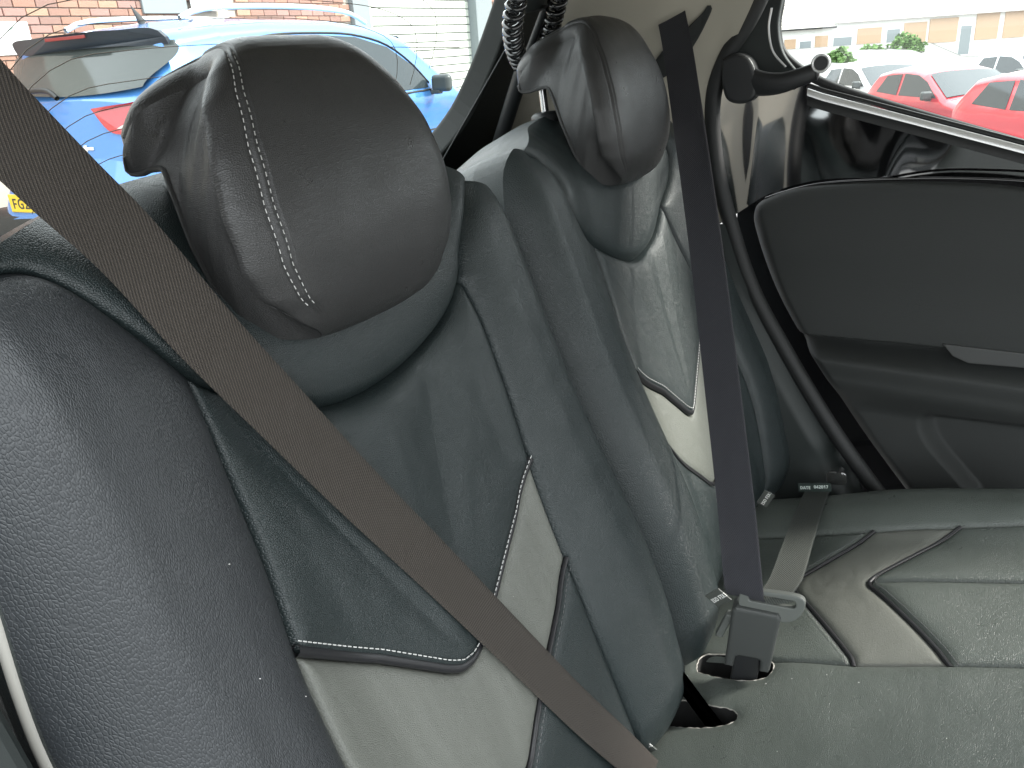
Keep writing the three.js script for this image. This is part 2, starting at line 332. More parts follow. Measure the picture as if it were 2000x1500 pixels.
const near = seatBack({
  c: 0.525, label: 'near black leather seat back with a grey V band, crossed by the brown belt', group: 'seat backs of the rear bench',
  D: {
    yoke: [[0.232, 0.750], [0.268, 0.757], [0.296, 0.752], [0.330, 0.696], [0.357, 0.655], [0.379, 0.635], [0.408, 0.613], [0.459, 0.588], [0.514, 0.578], [0.595, 0.583], [0.672, 0.606], [0.701, 0.633], [0.718, 0.664], [0.757, 0.708], [0.777, 0.724]],
    top: [[0.232, 0.753], [0.293, 0.776], [0.364, 0.797], [0.435, 0.808], [0.525, 0.810], [0.62, 0.800], [0.70, 0.775], [0.75, 0.745], [0.777, 0.728]],
    edgeL: [[0.232, 0.750], [0.214, 0.70], [0.205, 0.62], [0.200, 0.571], [0.194, 0.509], [0.191, 0.46], [0.190, 0.30], [0.190, 0.02]],
    edgeR: [[0.777, 0.726], [0.815, 0.702], [0.836, 0.66], [0.843, 0.60], [0.845, 0.40], [0.845, 0.20], [0.842, 0.02]],
    seamL: [[0.357, 0.655], [0.355, 0.617], [0.350, 0.570], [0.343, 0.505], [0.330, 0.442], [0.323, 0.38], [0.318, 0.30], [0.316, 0.15], [0.316, 0.02]],
    seamR: [[0.701, 0.633], [0.707, 0.587], [0.705, 0.51], [0.695, 0.42], [0.682, 0.308], [0.677, 0.212], [0.685, 0.108], [0.690, 0.061], [0.692, 0.02]],
    chevU: [[0.330, 0.441], [0.405, 0.379], [0.462, 0.326], [0.476, 0.316], [0.490, 0.313], [0.505, 0.315], [0.556, 0.339], [0.636, 0.381], [0.695, 0.420]],
    chevL: [[0.318, 0.310], [0.370, 0.272], [0.430, 0.225], [0.475, 0.190], [0.489, 0.186], [0.504, 0.192], [0.535, 0.216], [0.579, 0.245], [0.635, 0.275], [0.682, 0.308]],
    fold: (() => { const p = pleats(0.49, 0.315, [[0.34, 0.58, 0.0], [0.385, 0.60, -0.030], [0.445, 0.59, 0.024], [0.521, 0.573, 0.026], [0.60, 0.57, -0.012], [0.70, 0.60, 0.0]]), w = wrinkle(20, 14, 0.0011, 1); return (s, t) => p(s, t) + w(s, t); })(),
    bandFold: (() => { const p = pleats(0.49, 0.10, [[0.30, 0.33, 0], [0.44, 0.33, 0.006], [0.495, 0.33, -0.006], [0.54, 0.33, 0.006], [0.7, 0.33, 0]]), w = wrinkle(70, 12, 0.0005, 9); return (s, t) => p(s, t) + w(s, t); })(),
    wrL: wrinkle(26, 9, 0.0007, 5), band: M.grey, pale: true, bolsterMat: M.leatherLong, stx: 0.002,
  },
});
const far = seatBack({
  c: 1.175, label: 'far black leather seat back with a pale V band behind the hanging belt', group: 'seat backs of the rear bench',
  D: {
    yoke: [[0.937, 0.735], [0.955, 0.722], [0.967, 0.70], [0.970, 0.665], [0.990, 0.625], [1.036, 0.594], [1.098, 0.558], [1.150, 0.541], [1.19, 0.541], [1.25, 0.556], [1.32, 0.594], [1.36, 0.625], [1.38, 0.665], [1.383, 0.70], [1.395, 0.722], [1.413, 0.735]],
    top: [[0.937, 0.741], [0.97, 0.757], [1.03, 0.772], [1.10, 0.782], [1.175, 0.785], [1.25, 0.782], [1.32, 0.772], [1.38, 0.757], [1.413, 0.741]],
    edgeL: [[0.937, 0.738], [0.91, 0.745], [0.882, 0.728], [0.866, 0.69], [0.858, 0.62], [0.855, 0.40], [0.855, 0.20], [0.858, 0.02]],
    edgeR: [[1.413, 0.738], [1.44, 0.745], [1.468, 0.728], [1.484, 0.69], [1.492, 0.62], [1.495, 0.40], [1.495, 0.20], [1.492, 0.02]],
    seamL: [[1.036, 0.594], [1.024, 0.526], [1.006, 0.470], [0.996, 0.403], [0.985, 0.309], [0.985, 0.216], [1.0, 0.10], [1.01, 0.02]],
    seamR: [[1.32, 0.594], [1.33, 0.526], [1.342, 0.470], [1.352, 0.403], [1.36, 0.309], [1.36, 0.216], [1.35, 0.10], [1.34, 0.02]],
    chevU: [[0.997, 0.405], [1.069, 0.350], [1.112, 0.298], [1.124, 0.289], [1.136, 0.292], [1.236, 0.345], [1.352, 0.410]],
    chevL: [[0.985, 0.300], [1.043, 0.240], [1.10, 0.183], [1.117, 0.174], [1.134, 0.178], [1.24, 0.235], [1.36, 0.31]],
    fold: (() => { const p = pleats(1.124, 0.289, [[1.01, 0.55, 0], [1.05, 0.57, -0.010], [1.10, 0.56, 0.014], [1.18, 0.54, 0.018], [1.22, 0.55, -0.010], [1.28, 0.57, 0.012], [1.33, 0.55, 0]]), w = wrinkle(20, 14, 0.0005, 2); return (s, t) => p(s, t) + w(s, t); })(),
    band: M.grey, stx: 0.0, darts: [[[0.926, 0.726], [0.872, 0.692]], [[0.932, 0.720], [0.877, 0.686]]],
  },
});

// ------------------------------------------------------------------ headrests: a comma-shaped side profile swept across, rounded at both sides
function headrest(seat, cx, dt, dn) {
  const prof = smooth([[-0.052, 0.834], [-0.046, 0.848], [-0.015, 0.864], [0.025, 0.873], [0.058, 0.868], [0.076, 0.850], [0.086, 0.81], [0.087, 0.76], [0.079, 0.71], [0.064, 0.668], [0.046, 0.645], [0.030, 0.641], [0.018, 0.652], [0.013, 0.69], [0.010, 0.74], [0.007, 0.785], [0.001, 0.800], [-0.018, 0.804], [-0.040, 0.807], [-0.052, 0.815], [-0.052, 0.834]], 121);
  const Wt = (t) => { const k = [[0.64, 0.070], [0.655, 0.099], [0.675, 0.122], [0.70, 0.133], [0.74, 0.136], [0.78, 0.129], [0.82, 0.114], [0.85, 0.095], [0.875, 0.072]]; if (t <= k[0][0]) return k[0][1]; for (let i = 1; i < k.length; i++) if (t <= k[i][0]) return lerp(k[i - 1][1], k[i][1], ss(k[i - 1][0], k[i][0], t) * 0.3 + 0.7 * (t - k[i - 1][0]) / (k[i][0] - k[i - 1][0])); return k[k.length - 1][1]; };
  const seamA = 0.80, A = [];
  for (let i = 0; i <= 64; i++) { const u = -1 + 2 * i / 64; A.push(Math.sign(u) * (1 - (1 - Math.abs(u)) ** 1.7)); }
  for (const s of [-1, 1]) for (const d of [-0.05, -0.035, -0.02, -0.01, 0, 0.01, 0.02, 0.035, 0.05]) A.push(s * (seamA + d));
  A.sort((a, b) => a - b);
  const inward = prof.map((p, i) => { const a = prof[i ? i - 1 : 119], b = prof[i < 120 ? i + 1 : 1], dx = b[0] - a[0], dy = b[1] - a[1], l = Math.hypot(dx, dy) || 1; return [dy / l, -dx / l]; });
  const inset = (ab) => { const q = Math.max(0, (ab - 0.50) / 0.50); return 0.0235 * (1 - Math.sqrt(Math.max(0, 1 - q ** 2.3))); };   // rounds the front over into the sides
  const point = (a, i, off = 0) => {
    const [n, t] = prof[i], ab = Math.abs(a), front = a > 0 ? 0 : (n > 0.03 || t > 0.84 ? 1 : 0) * ss(0.652, 0.672, t);
    const W = lerp(0.112, Wt(t), ss(-0.02, 0.03, n)), g = Math.abs(ab - seamA); // shallow seam ditch with a raised strip between two rows of thread
    const dip = front * (-0.0022 * Math.exp(-(((g - 0.026) / 0.012) ** 2)) + 0.0008 * Math.exp(-((g / 0.012) ** 2))) + off;
    const d = inset(ab) * (1 - hollowAt(i)) - dip - 0.004 * (1 - ab * ab) * (n > 0.03 ? 1 : 0) + 0.0011 * noise3.noise(a * 2.2 + cx * 9, t * 26, n * 14) + 0.0006 * Math.exp(-g / 0.06) * noise3.noise(a * 5, t * 110, 3) * front;
    return back(cx + a * W, t + inward[i][1] * d + dt, n + inward[i][0] * d + dn);
  };
  const hollowAt = (i) => ss(62, 72, i) * ss(120, 112, i);
  const caps = [-1, 1].map(s => { // the side piece of the cover, gently domed between its front and rear edges
    const rowsC = [], uvC = []; for (let j = 0; j <= 60; j++) { const v = j / 60, at = (f) => { const k = Math.floor(f), u = f - k; return point(s, k).lerp(point(s, Math.min(120, k + 1)), u); }; const f = at(v * 66), h = at(120 - v * 54), r = [], q = []; for (let i = 0; i <= 14; i++) { const u = i / 14, p = f.clone().lerp(h, u); p.x += s * 0.007 * Math.sin(Math.PI * u) * Math.sin(Math.PI * Math.min(1, v * 1.05)); r.push(p); q.push([p.z, p.y]); } rowsC.push(r); uvC.push(q); }
    return gridGeo(rowsC, uvC, V(s, 0, 0)); });
  const rows = prof.map((_, i) => A.map(a => point(a, i)));
  const uvs = prof.map((p, i) => A.map(a => [a * 0.125, i / 120 * 0.56]));
  const H = part('headrest', mergeGeometries([gridGeo(rows, uvs, BN), ...caps]), M.head, seat.T);
  H.userData.label = dt > 0 ? 'far padded black leather headrest raised on its steel post' : 'near padded black leather headrest with pale double stitching';
  for (const s of [-1]) for (const e of [-0.026, 0.026]) {
    const line = []; for (let i = 26; i < 68; i += 2) { if (prof[i][1] < 0.655) break; line.push(point(s * (seamA + e), i, 0.0004)); }
    const nn = (p) => p.clone().sub(back(cx, 0.76 + dt, 0.02 + dn)).normalize();
    stuff(part('stitching', stitches(line, nn, 0.0032, 0.0027, 0.0010), dt > 0 ? M.threadDark : M.thread, H));
  }
  // lower seam where the rear piece of the cover is sewn on
  for (const s of [-1, 1]) { const l = []; for (let i = 78; i < 119; i += 3) l.push(point(s, i, 0)); part('piping', tube(l, 0.0022), M.head, H); }
  for (const s of [-1, 1]) {
    const x = cx + s * 0.066, top = back(x, 0.83 + dt, -0.024 + dn), low = back(x, 0.70, -0.062);
    part('post', bar(low, top, 0.0058, 14), M.steel, H);
    const g = new THREE.LatheGeometry([[0, 0], [0.021, 0], [0.023, 0.006], [0.021, 0.013], [0.016, 0.017], [0.009, 0.018], [0, 0.018]].map(p => new THREE.Vector2(...p)), 24);
    g.applyQuaternion(new THREE.Quaternion().setFromUnitVectors(V(0, 1, 0), top.clone().sub(low).normalize())).translate(...low.clone().lerp(top, (0.768 + (dt > 0 ? 0.005 : 0.012) - 0.70) / (0.83 + dt - 0.70)).toArray());
    part('post_guide', g, M.black, seat.T);
  }
}
headrest(near, 0.536, 0, 0);
headrest(far, 1.190, 0.014, 0);

// ------------------------------------------------------------------ cushion of the bench
const bench = thing('rear_seat_cushion', 'black leather bench cushion with a pale V band and cut slots', 'seat cushion', [0.95, 0.42, -0.1]);
{
  const base = (s, f) => { let m = 0.020 * ss(1.20, 1.30, s); if (s > 1.32) m -= ((s - 1.32) / 0.07) ** 2 * 0.035; if (f > 0.40) m -= ((f - 0.40) / 0.09) ** 2 * 0.07; m += 0.010 * Math.exp(-(((f - 0.24) / 0.13) ** 2)) * ss(0.9, 1.05, s); return m; };
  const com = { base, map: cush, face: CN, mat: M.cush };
  const O = [[0.918, 0.208], [0.935, 0.203], [0.958, 0.188], [1.066, 0.114], [1.088, 0.098], [1.100, 0.094], [1.115, 0.099], [1.160, 0.135], [1.238, 0.198]];
  const I = [[0.930, 0.318], [0.960, 0.302], [0.990, 0.282], [1.076, 0.220], [1.090, 0.208], [1.100, 0.206], [1.115, 0.212], [1.170, 0.258], [1.246, 0.320]];
  const F0 = -0.04, F1 = 0.50;
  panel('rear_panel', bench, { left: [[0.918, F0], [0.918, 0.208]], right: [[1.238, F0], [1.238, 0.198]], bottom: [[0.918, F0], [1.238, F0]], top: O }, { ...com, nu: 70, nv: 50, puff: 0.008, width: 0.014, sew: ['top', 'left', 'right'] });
  panel('chevron_band', bench, { bottom: O, top: I, left: [[0.918, 0.208], [0.930, 0.318]], right: [[1.238, 0.198], [1.246, 0.320]] }, { ...com, mat: M.grey, nu: 90, nv: 36, puff: 0.006, width: 0.012, extra: (() => { const w = wrinkle(16, 40, 0.0009, 6); return (s, f) => w(s, f) * Math.exp(-(((s - 1.10) / 0.05) ** 2)) * 2 + 0.3 * w(s, f); })() });
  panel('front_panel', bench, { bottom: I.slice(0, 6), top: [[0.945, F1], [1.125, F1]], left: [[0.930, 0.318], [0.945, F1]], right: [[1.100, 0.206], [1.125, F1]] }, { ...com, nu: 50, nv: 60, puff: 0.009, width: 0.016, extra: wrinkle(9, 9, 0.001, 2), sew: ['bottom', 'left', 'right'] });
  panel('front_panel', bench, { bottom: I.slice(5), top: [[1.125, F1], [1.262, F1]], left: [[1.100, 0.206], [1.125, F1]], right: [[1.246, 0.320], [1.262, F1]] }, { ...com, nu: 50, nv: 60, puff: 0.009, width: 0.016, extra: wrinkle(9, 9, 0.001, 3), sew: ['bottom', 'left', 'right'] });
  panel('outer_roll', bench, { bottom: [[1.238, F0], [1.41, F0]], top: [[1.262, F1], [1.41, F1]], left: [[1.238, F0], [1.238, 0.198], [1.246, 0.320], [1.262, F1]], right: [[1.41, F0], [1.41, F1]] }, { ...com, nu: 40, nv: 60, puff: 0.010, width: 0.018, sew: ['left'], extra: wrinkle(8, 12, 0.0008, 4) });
  const onC = (p, off) => cush(p[0], p[1], base(p[0], p[1]) + off);
  part('piping', tube(poly(O, 60).map(p => onC(p, 0.003)), 0.0034), M.piping, bench); part('piping', tube(poly(I, 60).map(p => onC(p, 0.003)), 0.0034), M.piping, bench);
  stuff(part('stitching', stitches(poly(I.map(p => [p[0], p[1] + 0.009]), 60).map(p => onC(p, 0.0085)), CN, 0.003, 0.0022, 0.0012), M.threadDark, bench));
  stuff(part('stitching', stitches(poly(O.map(p => [p[0], p[1] - 0.009]), 60).map(p => onC(p, 0.008)), CN, 0.003, 0.0022, 0.0012), M.threadDark, bench));
  // near panel with two slots cut for the buckles: a fine grid with the openings left out
  const slotA = smooth([[0.880, 0.010], [0.872, 0.045], [0.872, 0.085], [0.880, 0.104], [0.898, 0.110], [0.914, 0.104], [0.919, 0.070], [0.919, 0.010], [0.90, 0.004], [0.880, 0.010]], 60);
  const slotB = smooth([[0.772, -0.005], [0.776, 0.045], [0.789, 0.080], [0.802, 0.088], [0.814, 0.080], [0.819, 0.050], [0.820, -0.005], [0.796, -0.012], [0.772, -0.005]], 60);
  const inside = (l, x, y) => { let r = false; for (let i = 0, j = l.length - 1; i < l.length; j = i++) if ((l[i][1] > y) !== (l[j][1] > y) && x < (l[j][0] - l[i][0]) * (y - l[i][1]) / (l[j][1] - l[i][1]) + l[i][0]) r = !r; return r; };
  const right = (f) => f < 0.208 ? 0.921 : lerp(0.921, 0.950, (f - 0.208) / 0.29);
  const nu = 150, nv = 170, pos = [], uv = [], idx = [], keep = [], w = wrinkle(7, 9, 0.0016, 7), w2 = wrinkle(40, 60, 0.00025, 7);
  const snap = (l, x, y) => { let b = null, m = 9; for (let i = 1; i < l.length; i++) { const dx = l[i][0] - l[i - 1][0], dy = l[i][1] - l[i - 1][1]; let t = ((x - l[i - 1][0]) * dx + (y - l[i - 1][1]) * dy) / (dx * dx + dy * dy || 1); t = Math.max(0, Math.min(1, t)); const px = l[i - 1][0] + t * dx, py = l[i - 1][1] + t * dy, d = Math.hypot(px - x, py - y); if (d < m) { m = d; b = [px, py]; } } return [b, m]; };
  for (let j = 0; j <= nv; j++) for (let i = 0; i <= nu; i++) {
    const f = lerp(-0.05, F1, j / nv); let s = lerp(0.42, right(f), i / nu), ff = f, cutd = 1;
    let out = false;
    for (const l of [slotA, slotB]) { const [p, d] = snap(l, s, ff); const inn = inside(l, s, ff); cutd = Math.min(cutd, d); if (d < 0.0036) { s = p[0]; ff = p[1]; cutd = 0; } else if (inn) out = true; }
    const de = right(f) - s; let m = base(s, ff) - 0.004 + 0.016 * Math.sqrt(1 - Math.exp(-2 * Math.max(0, de) / 0.02)) + w(s, ff) + w2(s, ff) - 0.004 * Math.exp(-cutd / 0.012);
    const p = cush(s, ff, m); pos.push(p.x, p.y, p.z); uv.push(s, ff); keep.push(!out);
  }
  for (let j = 0; j < nv; j++) for (let i = 0; i < nu; i++) { const k = j * (nu + 1) + i; if (keep[k] && keep[k + 1] && keep[k + nu + 1] && keep[k + nu + 2]) idx.push(k, k + nu + 1, k + 1, k + 1, k + nu + 1, k + nu + 2); }
  const g = new THREE.BufferGeometry(); g.setAttribute('position', new THREE.Float32BufferAttribute(pos, 3)); g.setAttribute('uv', new THREE.Float32BufferAttribute(uv, 2)); g.setIndex(idx); g.computeVertexNormals();
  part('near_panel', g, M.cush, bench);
  for (const l of [slotA, slotB]) {
    const rim = l.map((p, i) => cush(p[0] + 0.0012 * (rnd() - 0.5), p[1] + 0.0012 * (rnd() - 0.5), base(p[0], p[1]) + 0.0065 + 0.001 * rnd()));
    part('slot_edge', tube(rim, 0.0011, 5), M.pipePale, bench);
    const wall = [0.006, -0.02, -0.05, -0.09].map(d => l.map(p => cush(p[0], p[1], base(p[0], p[1]) + d))); part('slot_lining', gridGeo(wall, null, null), M.void, bench);
  }
  part('cushion_foam', (() => { const g = new THREE.BoxGeometry(1.08, 0.10, 0.5); return frame(g, cush(0.90, 0.20, -0.135), V(1, 0, 0), CN, CF); })(), M.carpet, bench);
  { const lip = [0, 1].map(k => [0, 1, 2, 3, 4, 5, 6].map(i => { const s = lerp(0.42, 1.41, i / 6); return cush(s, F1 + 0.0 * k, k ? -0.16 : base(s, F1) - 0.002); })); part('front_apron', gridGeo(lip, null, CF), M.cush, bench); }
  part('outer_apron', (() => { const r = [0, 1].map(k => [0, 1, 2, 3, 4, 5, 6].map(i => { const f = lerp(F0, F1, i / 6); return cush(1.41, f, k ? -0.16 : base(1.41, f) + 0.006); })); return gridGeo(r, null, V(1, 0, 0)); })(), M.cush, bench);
}

// ------------------------------------------------------------------ seat belts
function ribbon(pts, crossDir, width, thick = 0.0013) { // woven strap with real thickness along a curve
  const c = new THREE.CatmullRomCurve3(pts.map(p => V(...p)), false, 'centripetal'), n = 90, L = c.getLength(), rows = [], uvs = [];
  const prof = []; const k = 10; for (let i = 0; i <= k; i++) prof.push([lerp(-0.5, 0.5, i / k), 0.5]); for (let i = 0; i <= k; i++) prof.push([lerp(0.5, -0.5, i / k), -0.5]); prof.push(prof[0]);
  for (let j = 0; j <= n; j++) {
    const u = j / n, p = c.getPointAt(u), t = c.getTangentAt(u), x0 = crossDir(u); const x = x0.clone().addScaledVector(t, -x0.dot(t)).normalize(), nn = x.clone().cross(t).normalize();
    rows.push(prof.map(q => { const edge = Math.abs(q[0]) > 0.42 ? 1.8 : 1; return p.clone().addScaledVector(x, q[0] * width).addScaledVector(nn, q[1] * thick * edge); }));
    uvs.push(prof.map((q, i) => [q[0] * width + (i > k ? 0.5 : 0), u * L]));
  }
  return gridGeo(rows, uvs, null);
}
{
  const T = thing('seat_belt', 'taut brown woven belt crossing the near seat back diagonally', 'seat belt', [0.70, 0.45, -0.23], 'rear seat belts');
  const pts = [[0.205, 1.345, -0.485], [0.25, 1.321, -0.476], [0.282, 1.281, -0.479], [0.308, 1.243, -0.477], [0.339, 1.199, -0.475], [0.367, 1.132, -0.454], [0.403, 1.06, -0.434], [0.446, 0.974, -0.409], [0.491, 0.882, -0.375], [0.54, 0.775, -0.332], [0.593, 0.663, -0.29], [0.65, 0.559, -0.257], [0.705, 0.46, -0.233], [0.745, 0.385, -0.215]];
  const a = V(0.80, 0.50, 0.30), b = V(0.86, 0.47, -0.25);
  part('webbing', ribbon(pts.map((p) => p), (u) => a.clone().lerp(b, ss(0, 0.7, u)), 0.047), M.beltBrown, T);
}
const tongueAt = V(0.878, 0.644, -0.162);
{
  const T = thing('seat_belt', 'dark belt hanging from the pale pillar to the buckle at the far seat', 'seat belt', [0.868, 0.64, -0.17], 'rear seat belts');
  const up = [[0.872, 0.642, -0.186], [0.866, 0.656, -0.187], [0.93, 0.740, -0.217], [1.03, 0.868, -0.267], [1.13, 0.996, -0.317], [1.23, 1.118, -0.369], [1.32, 1.222, -0.416], [1.375, 1.285, -0.445], [1.42, 1.33, -0.47]];
  part('webbing', ribbon(up, (u) => V(0.12 * u, -0.03 + 0.45 * ss(0.75, 1, u), 1), 0.047), M.beltBlue, T);
  const lap = [[0.872, 0.643, -0.150], [0.875, 0.648, -0.152], [0.95, 0.628, -0.152], [1.08, 0.600, -0.160], [1.20, 0.572, -0.168], [1.32, 0.545, -0.174], [1.385, 0.530, -0.176]];
  const lapM = part('lap_webbing', ribbon(lap, (u) => V(0.05, 0.32, 1), 0.044), M.beltGreen, T); lapM.userData.label = 'lower strap running from the tongue to the anchor';
  // tongue: a frame with an opening for the strap and a plate into the buckle
  const hole = roundRect(0.056, 0.010, 0.004, 4).map(p => [p[0] + 0.002, p[1] + 0.007]).reverse();
  const outer = [[-0.034, -0.020], [0.022, -0.019], [0.031, -0.014], [0.038, -0.004], [0.041, 0.008], [0.040, 0.015], [0.034, 0.019], [-0.02, 0.017], [-0.034, 0.015], [-0.038, 0.006], [-0.037, -0.010]];
  const sm = new THREE.CatmullRomCurve3(outer.map(p => V(p[0], p[1], 0)), true, 'centripetal').getSpacedPoints(60).slice(0, 60).map(p => [p.x, p.y]);
  const tg = shapeGeo(sm, 0.006, 0.0018, [hole]).translate(0, 0, -0.003);
  part('tongue', frame(tg, tongueAt.clone().add(V(-0.004, -0.004, 0.006)), V(0.10, 0.0, 1), V(0.10, 1, 0), V(-1, 0.1, 0.1)), M.tongue, T);
  // dated label and the anchor it is sewn over
  const lab = printed(256, 64, (x, w, h) => { x.fillStyle = '#23302c'; x.fillRect(0, 0, w, h); x.fillStyle = '#dfe8e2'; x.font = 'bold 34px sans-serif'; x.fillText('DATE', 14, 46); x.fillText('042017', 122, 40); });
  part('label', frame(new THREE.BoxGeometry(0.056, 0.015, 0.0012), V(1.345, 0.553, -0.178), V(-0.02, 0.22, 1), V(0.2, 1, -0.2), V(-1, 0.2, 0)), lab, T);
  part('anchor_plate', frame(shapeGeo(roundRect(0.034, 0.026, 0.008), 0.004, 0.001), V(1.405, 0.548, -0.150), V(0, 0.1, 1), V(0, 1, -0.1), V(-1, 0, 0)), M.steel, T);
  part('anchor_bolt', bar([1.395, 0.556, -0.146], [1.420, 0.556, -0.146], 0.007), M.steel, T);
}
{ // buckle standing in its slot
  const T = thing('belt_buckle', 'grey plastic belt buckle standing in the cushion slot', 'buckle', [0.885, 0.50, -0.19], 'belt buckles');
  const z = V(0.12, 0.02, 1), y = V(-0.07, 1, 0.10), x = V(-1, -0.07, 0.12), at = V(0.877, 0.585, -0.176);
  const body = [[-0.0285, -0.052], [-0.017, -0.052], [-0.016, -0.034], [-0.012, -0.031], [0.011, -0.031], [0.015, -0.034], [0.016, -0.052], [0.027, -0.052], [0.0285, -0.048], [0.0300, 0.042], [0.026, 0.048], [-0.025, 0.050], [-0.0295, 0.045]];
  part('housing', frame(shapeGeo(body, 0.017, 0.0045).translate(0, 0, -0.0085), at, z, y, x), M.buckle, T);
  part('release_button', frame(new RoundedBoxGeometry(0.010, 0.040, 0.012, 2, 0.002), at.clone().add(V(0, 0.005, -0.036)), z, V(0.05, 1, 0.35), x), M.tongue, T);
  part('stalk', frame(new RoundedBoxGeometry(0.034, 0.075, 0.010, 2, 0.003), at.clone().add(V(0.004, -0.066, -0.008)), z, y, x), M.black, T);
  const U = thing('belt_buckle', 'slim black buckle stalk lying in the near cushion slot', 'buckle', [0.80, 0.47, -0.22], 'belt buckles');
  const a = V(0.790, 0.575, -0.262), b = V(0.803, 0.455, -0.180), d = b.clone().sub(a), zz = V(-0.3, 0.3, 1), xx = d.clone().cross(zz).normalize(), z2 = xx.clone().cross(d).normalize();
  part('stalk', frame(new RoundedBoxGeometry(0.020, d.length(), 0.007, 2, 0.003), a.clone().lerp(b, 0.5), z2, d.clone().normalize(), xx), M.black, U);
  part('stalk_sleeve', frame(new RoundedBoxGeometry(0.008, d.length() * 0.98, 0.010, 2, 0.003), a.clone().lerp(b, 0.5).add(V(-0.002, 0.002, 0.012)), z2, d.clone().normalize(), xx), M.black, U);
}
{ // small cloth loops sewn into the seat cover
  const fixTag = printed(128, 96, (x, w, h) => { x.fillStyle = '#4d504c'; x.fillRect(0, 0, w, h); x.fillStyle = '#f4f4f0'; x.font = 'bold 40px sans-serif'; x.textAlign = 'center'; x.fillText('ISO FIX', w / 2, 64, 116); });
  const put = (seat, at, ax, ay, w, h) => { const az = ax.clone().cross(ay); part('fixing_tag', frame(new THREE.BoxGeometry(w, h, 0.0016), at, ax, ay, az), fixTag, seat.T).userData.label = 'small cloth tag reading ISO FIX'; };
  put(far, V(0.878, 0.627, -0.222), V(-0.25, 0.72, 0.62), V(-0.1, 0.62, -0.75), 0.030, 0.022);
  put(far, V(1.215, 0.588, -0.235), V(-0.1, 0.90, 0.42), V(-0.1, 0.42, -0.9), 0.030, 0.018);
  put(near, V(0.712, 0.512, -0.262), V(-0.3, 0.75, 0.58), V(-0.1, 0.58, -0.8), 0.030, 0.020);
}

{ // lint and crumbs lying on the leather
  const list = [], put = (p, r) => list.push(new THREE.IcosahedronGeometry(r, 0).scale(1, 0.6, 1.3).rotateY(rnd() * 6).translate(p.x, p.y, p.z));
  for (let i = 0; i < 4; i++) { const s = lerp(0.22, 0.34, rnd()), t = lerp(0.34, 0.66, rnd()); put(back(s, t, near.base(s, t) + 0.0105), 0.0003 + 0.0003 * rnd()); }
  for (let i = 0; i < 5; i++) { const s = lerp(0.36, 0.68, rnd()), t = lerp(0.2, 0.55, rnd()); put(back(s, t, near.base(s, t) + 0.0085), 0.0003 + 0.0003 * rnd()); }
  for (let i = 0; i < 7; i++) { const s = lerp(0.72, 0.90, rnd()), f = lerp(0.05, 0.42, rnd()); put(cush(s, f, 0.0125), 0.0004 + 0.0003 * rnd()); }
  single('lint', mergeGeometries(list), M.thread, 'tiny pale lint specks scattered over the seat leather', null, null, 'stuff');
}

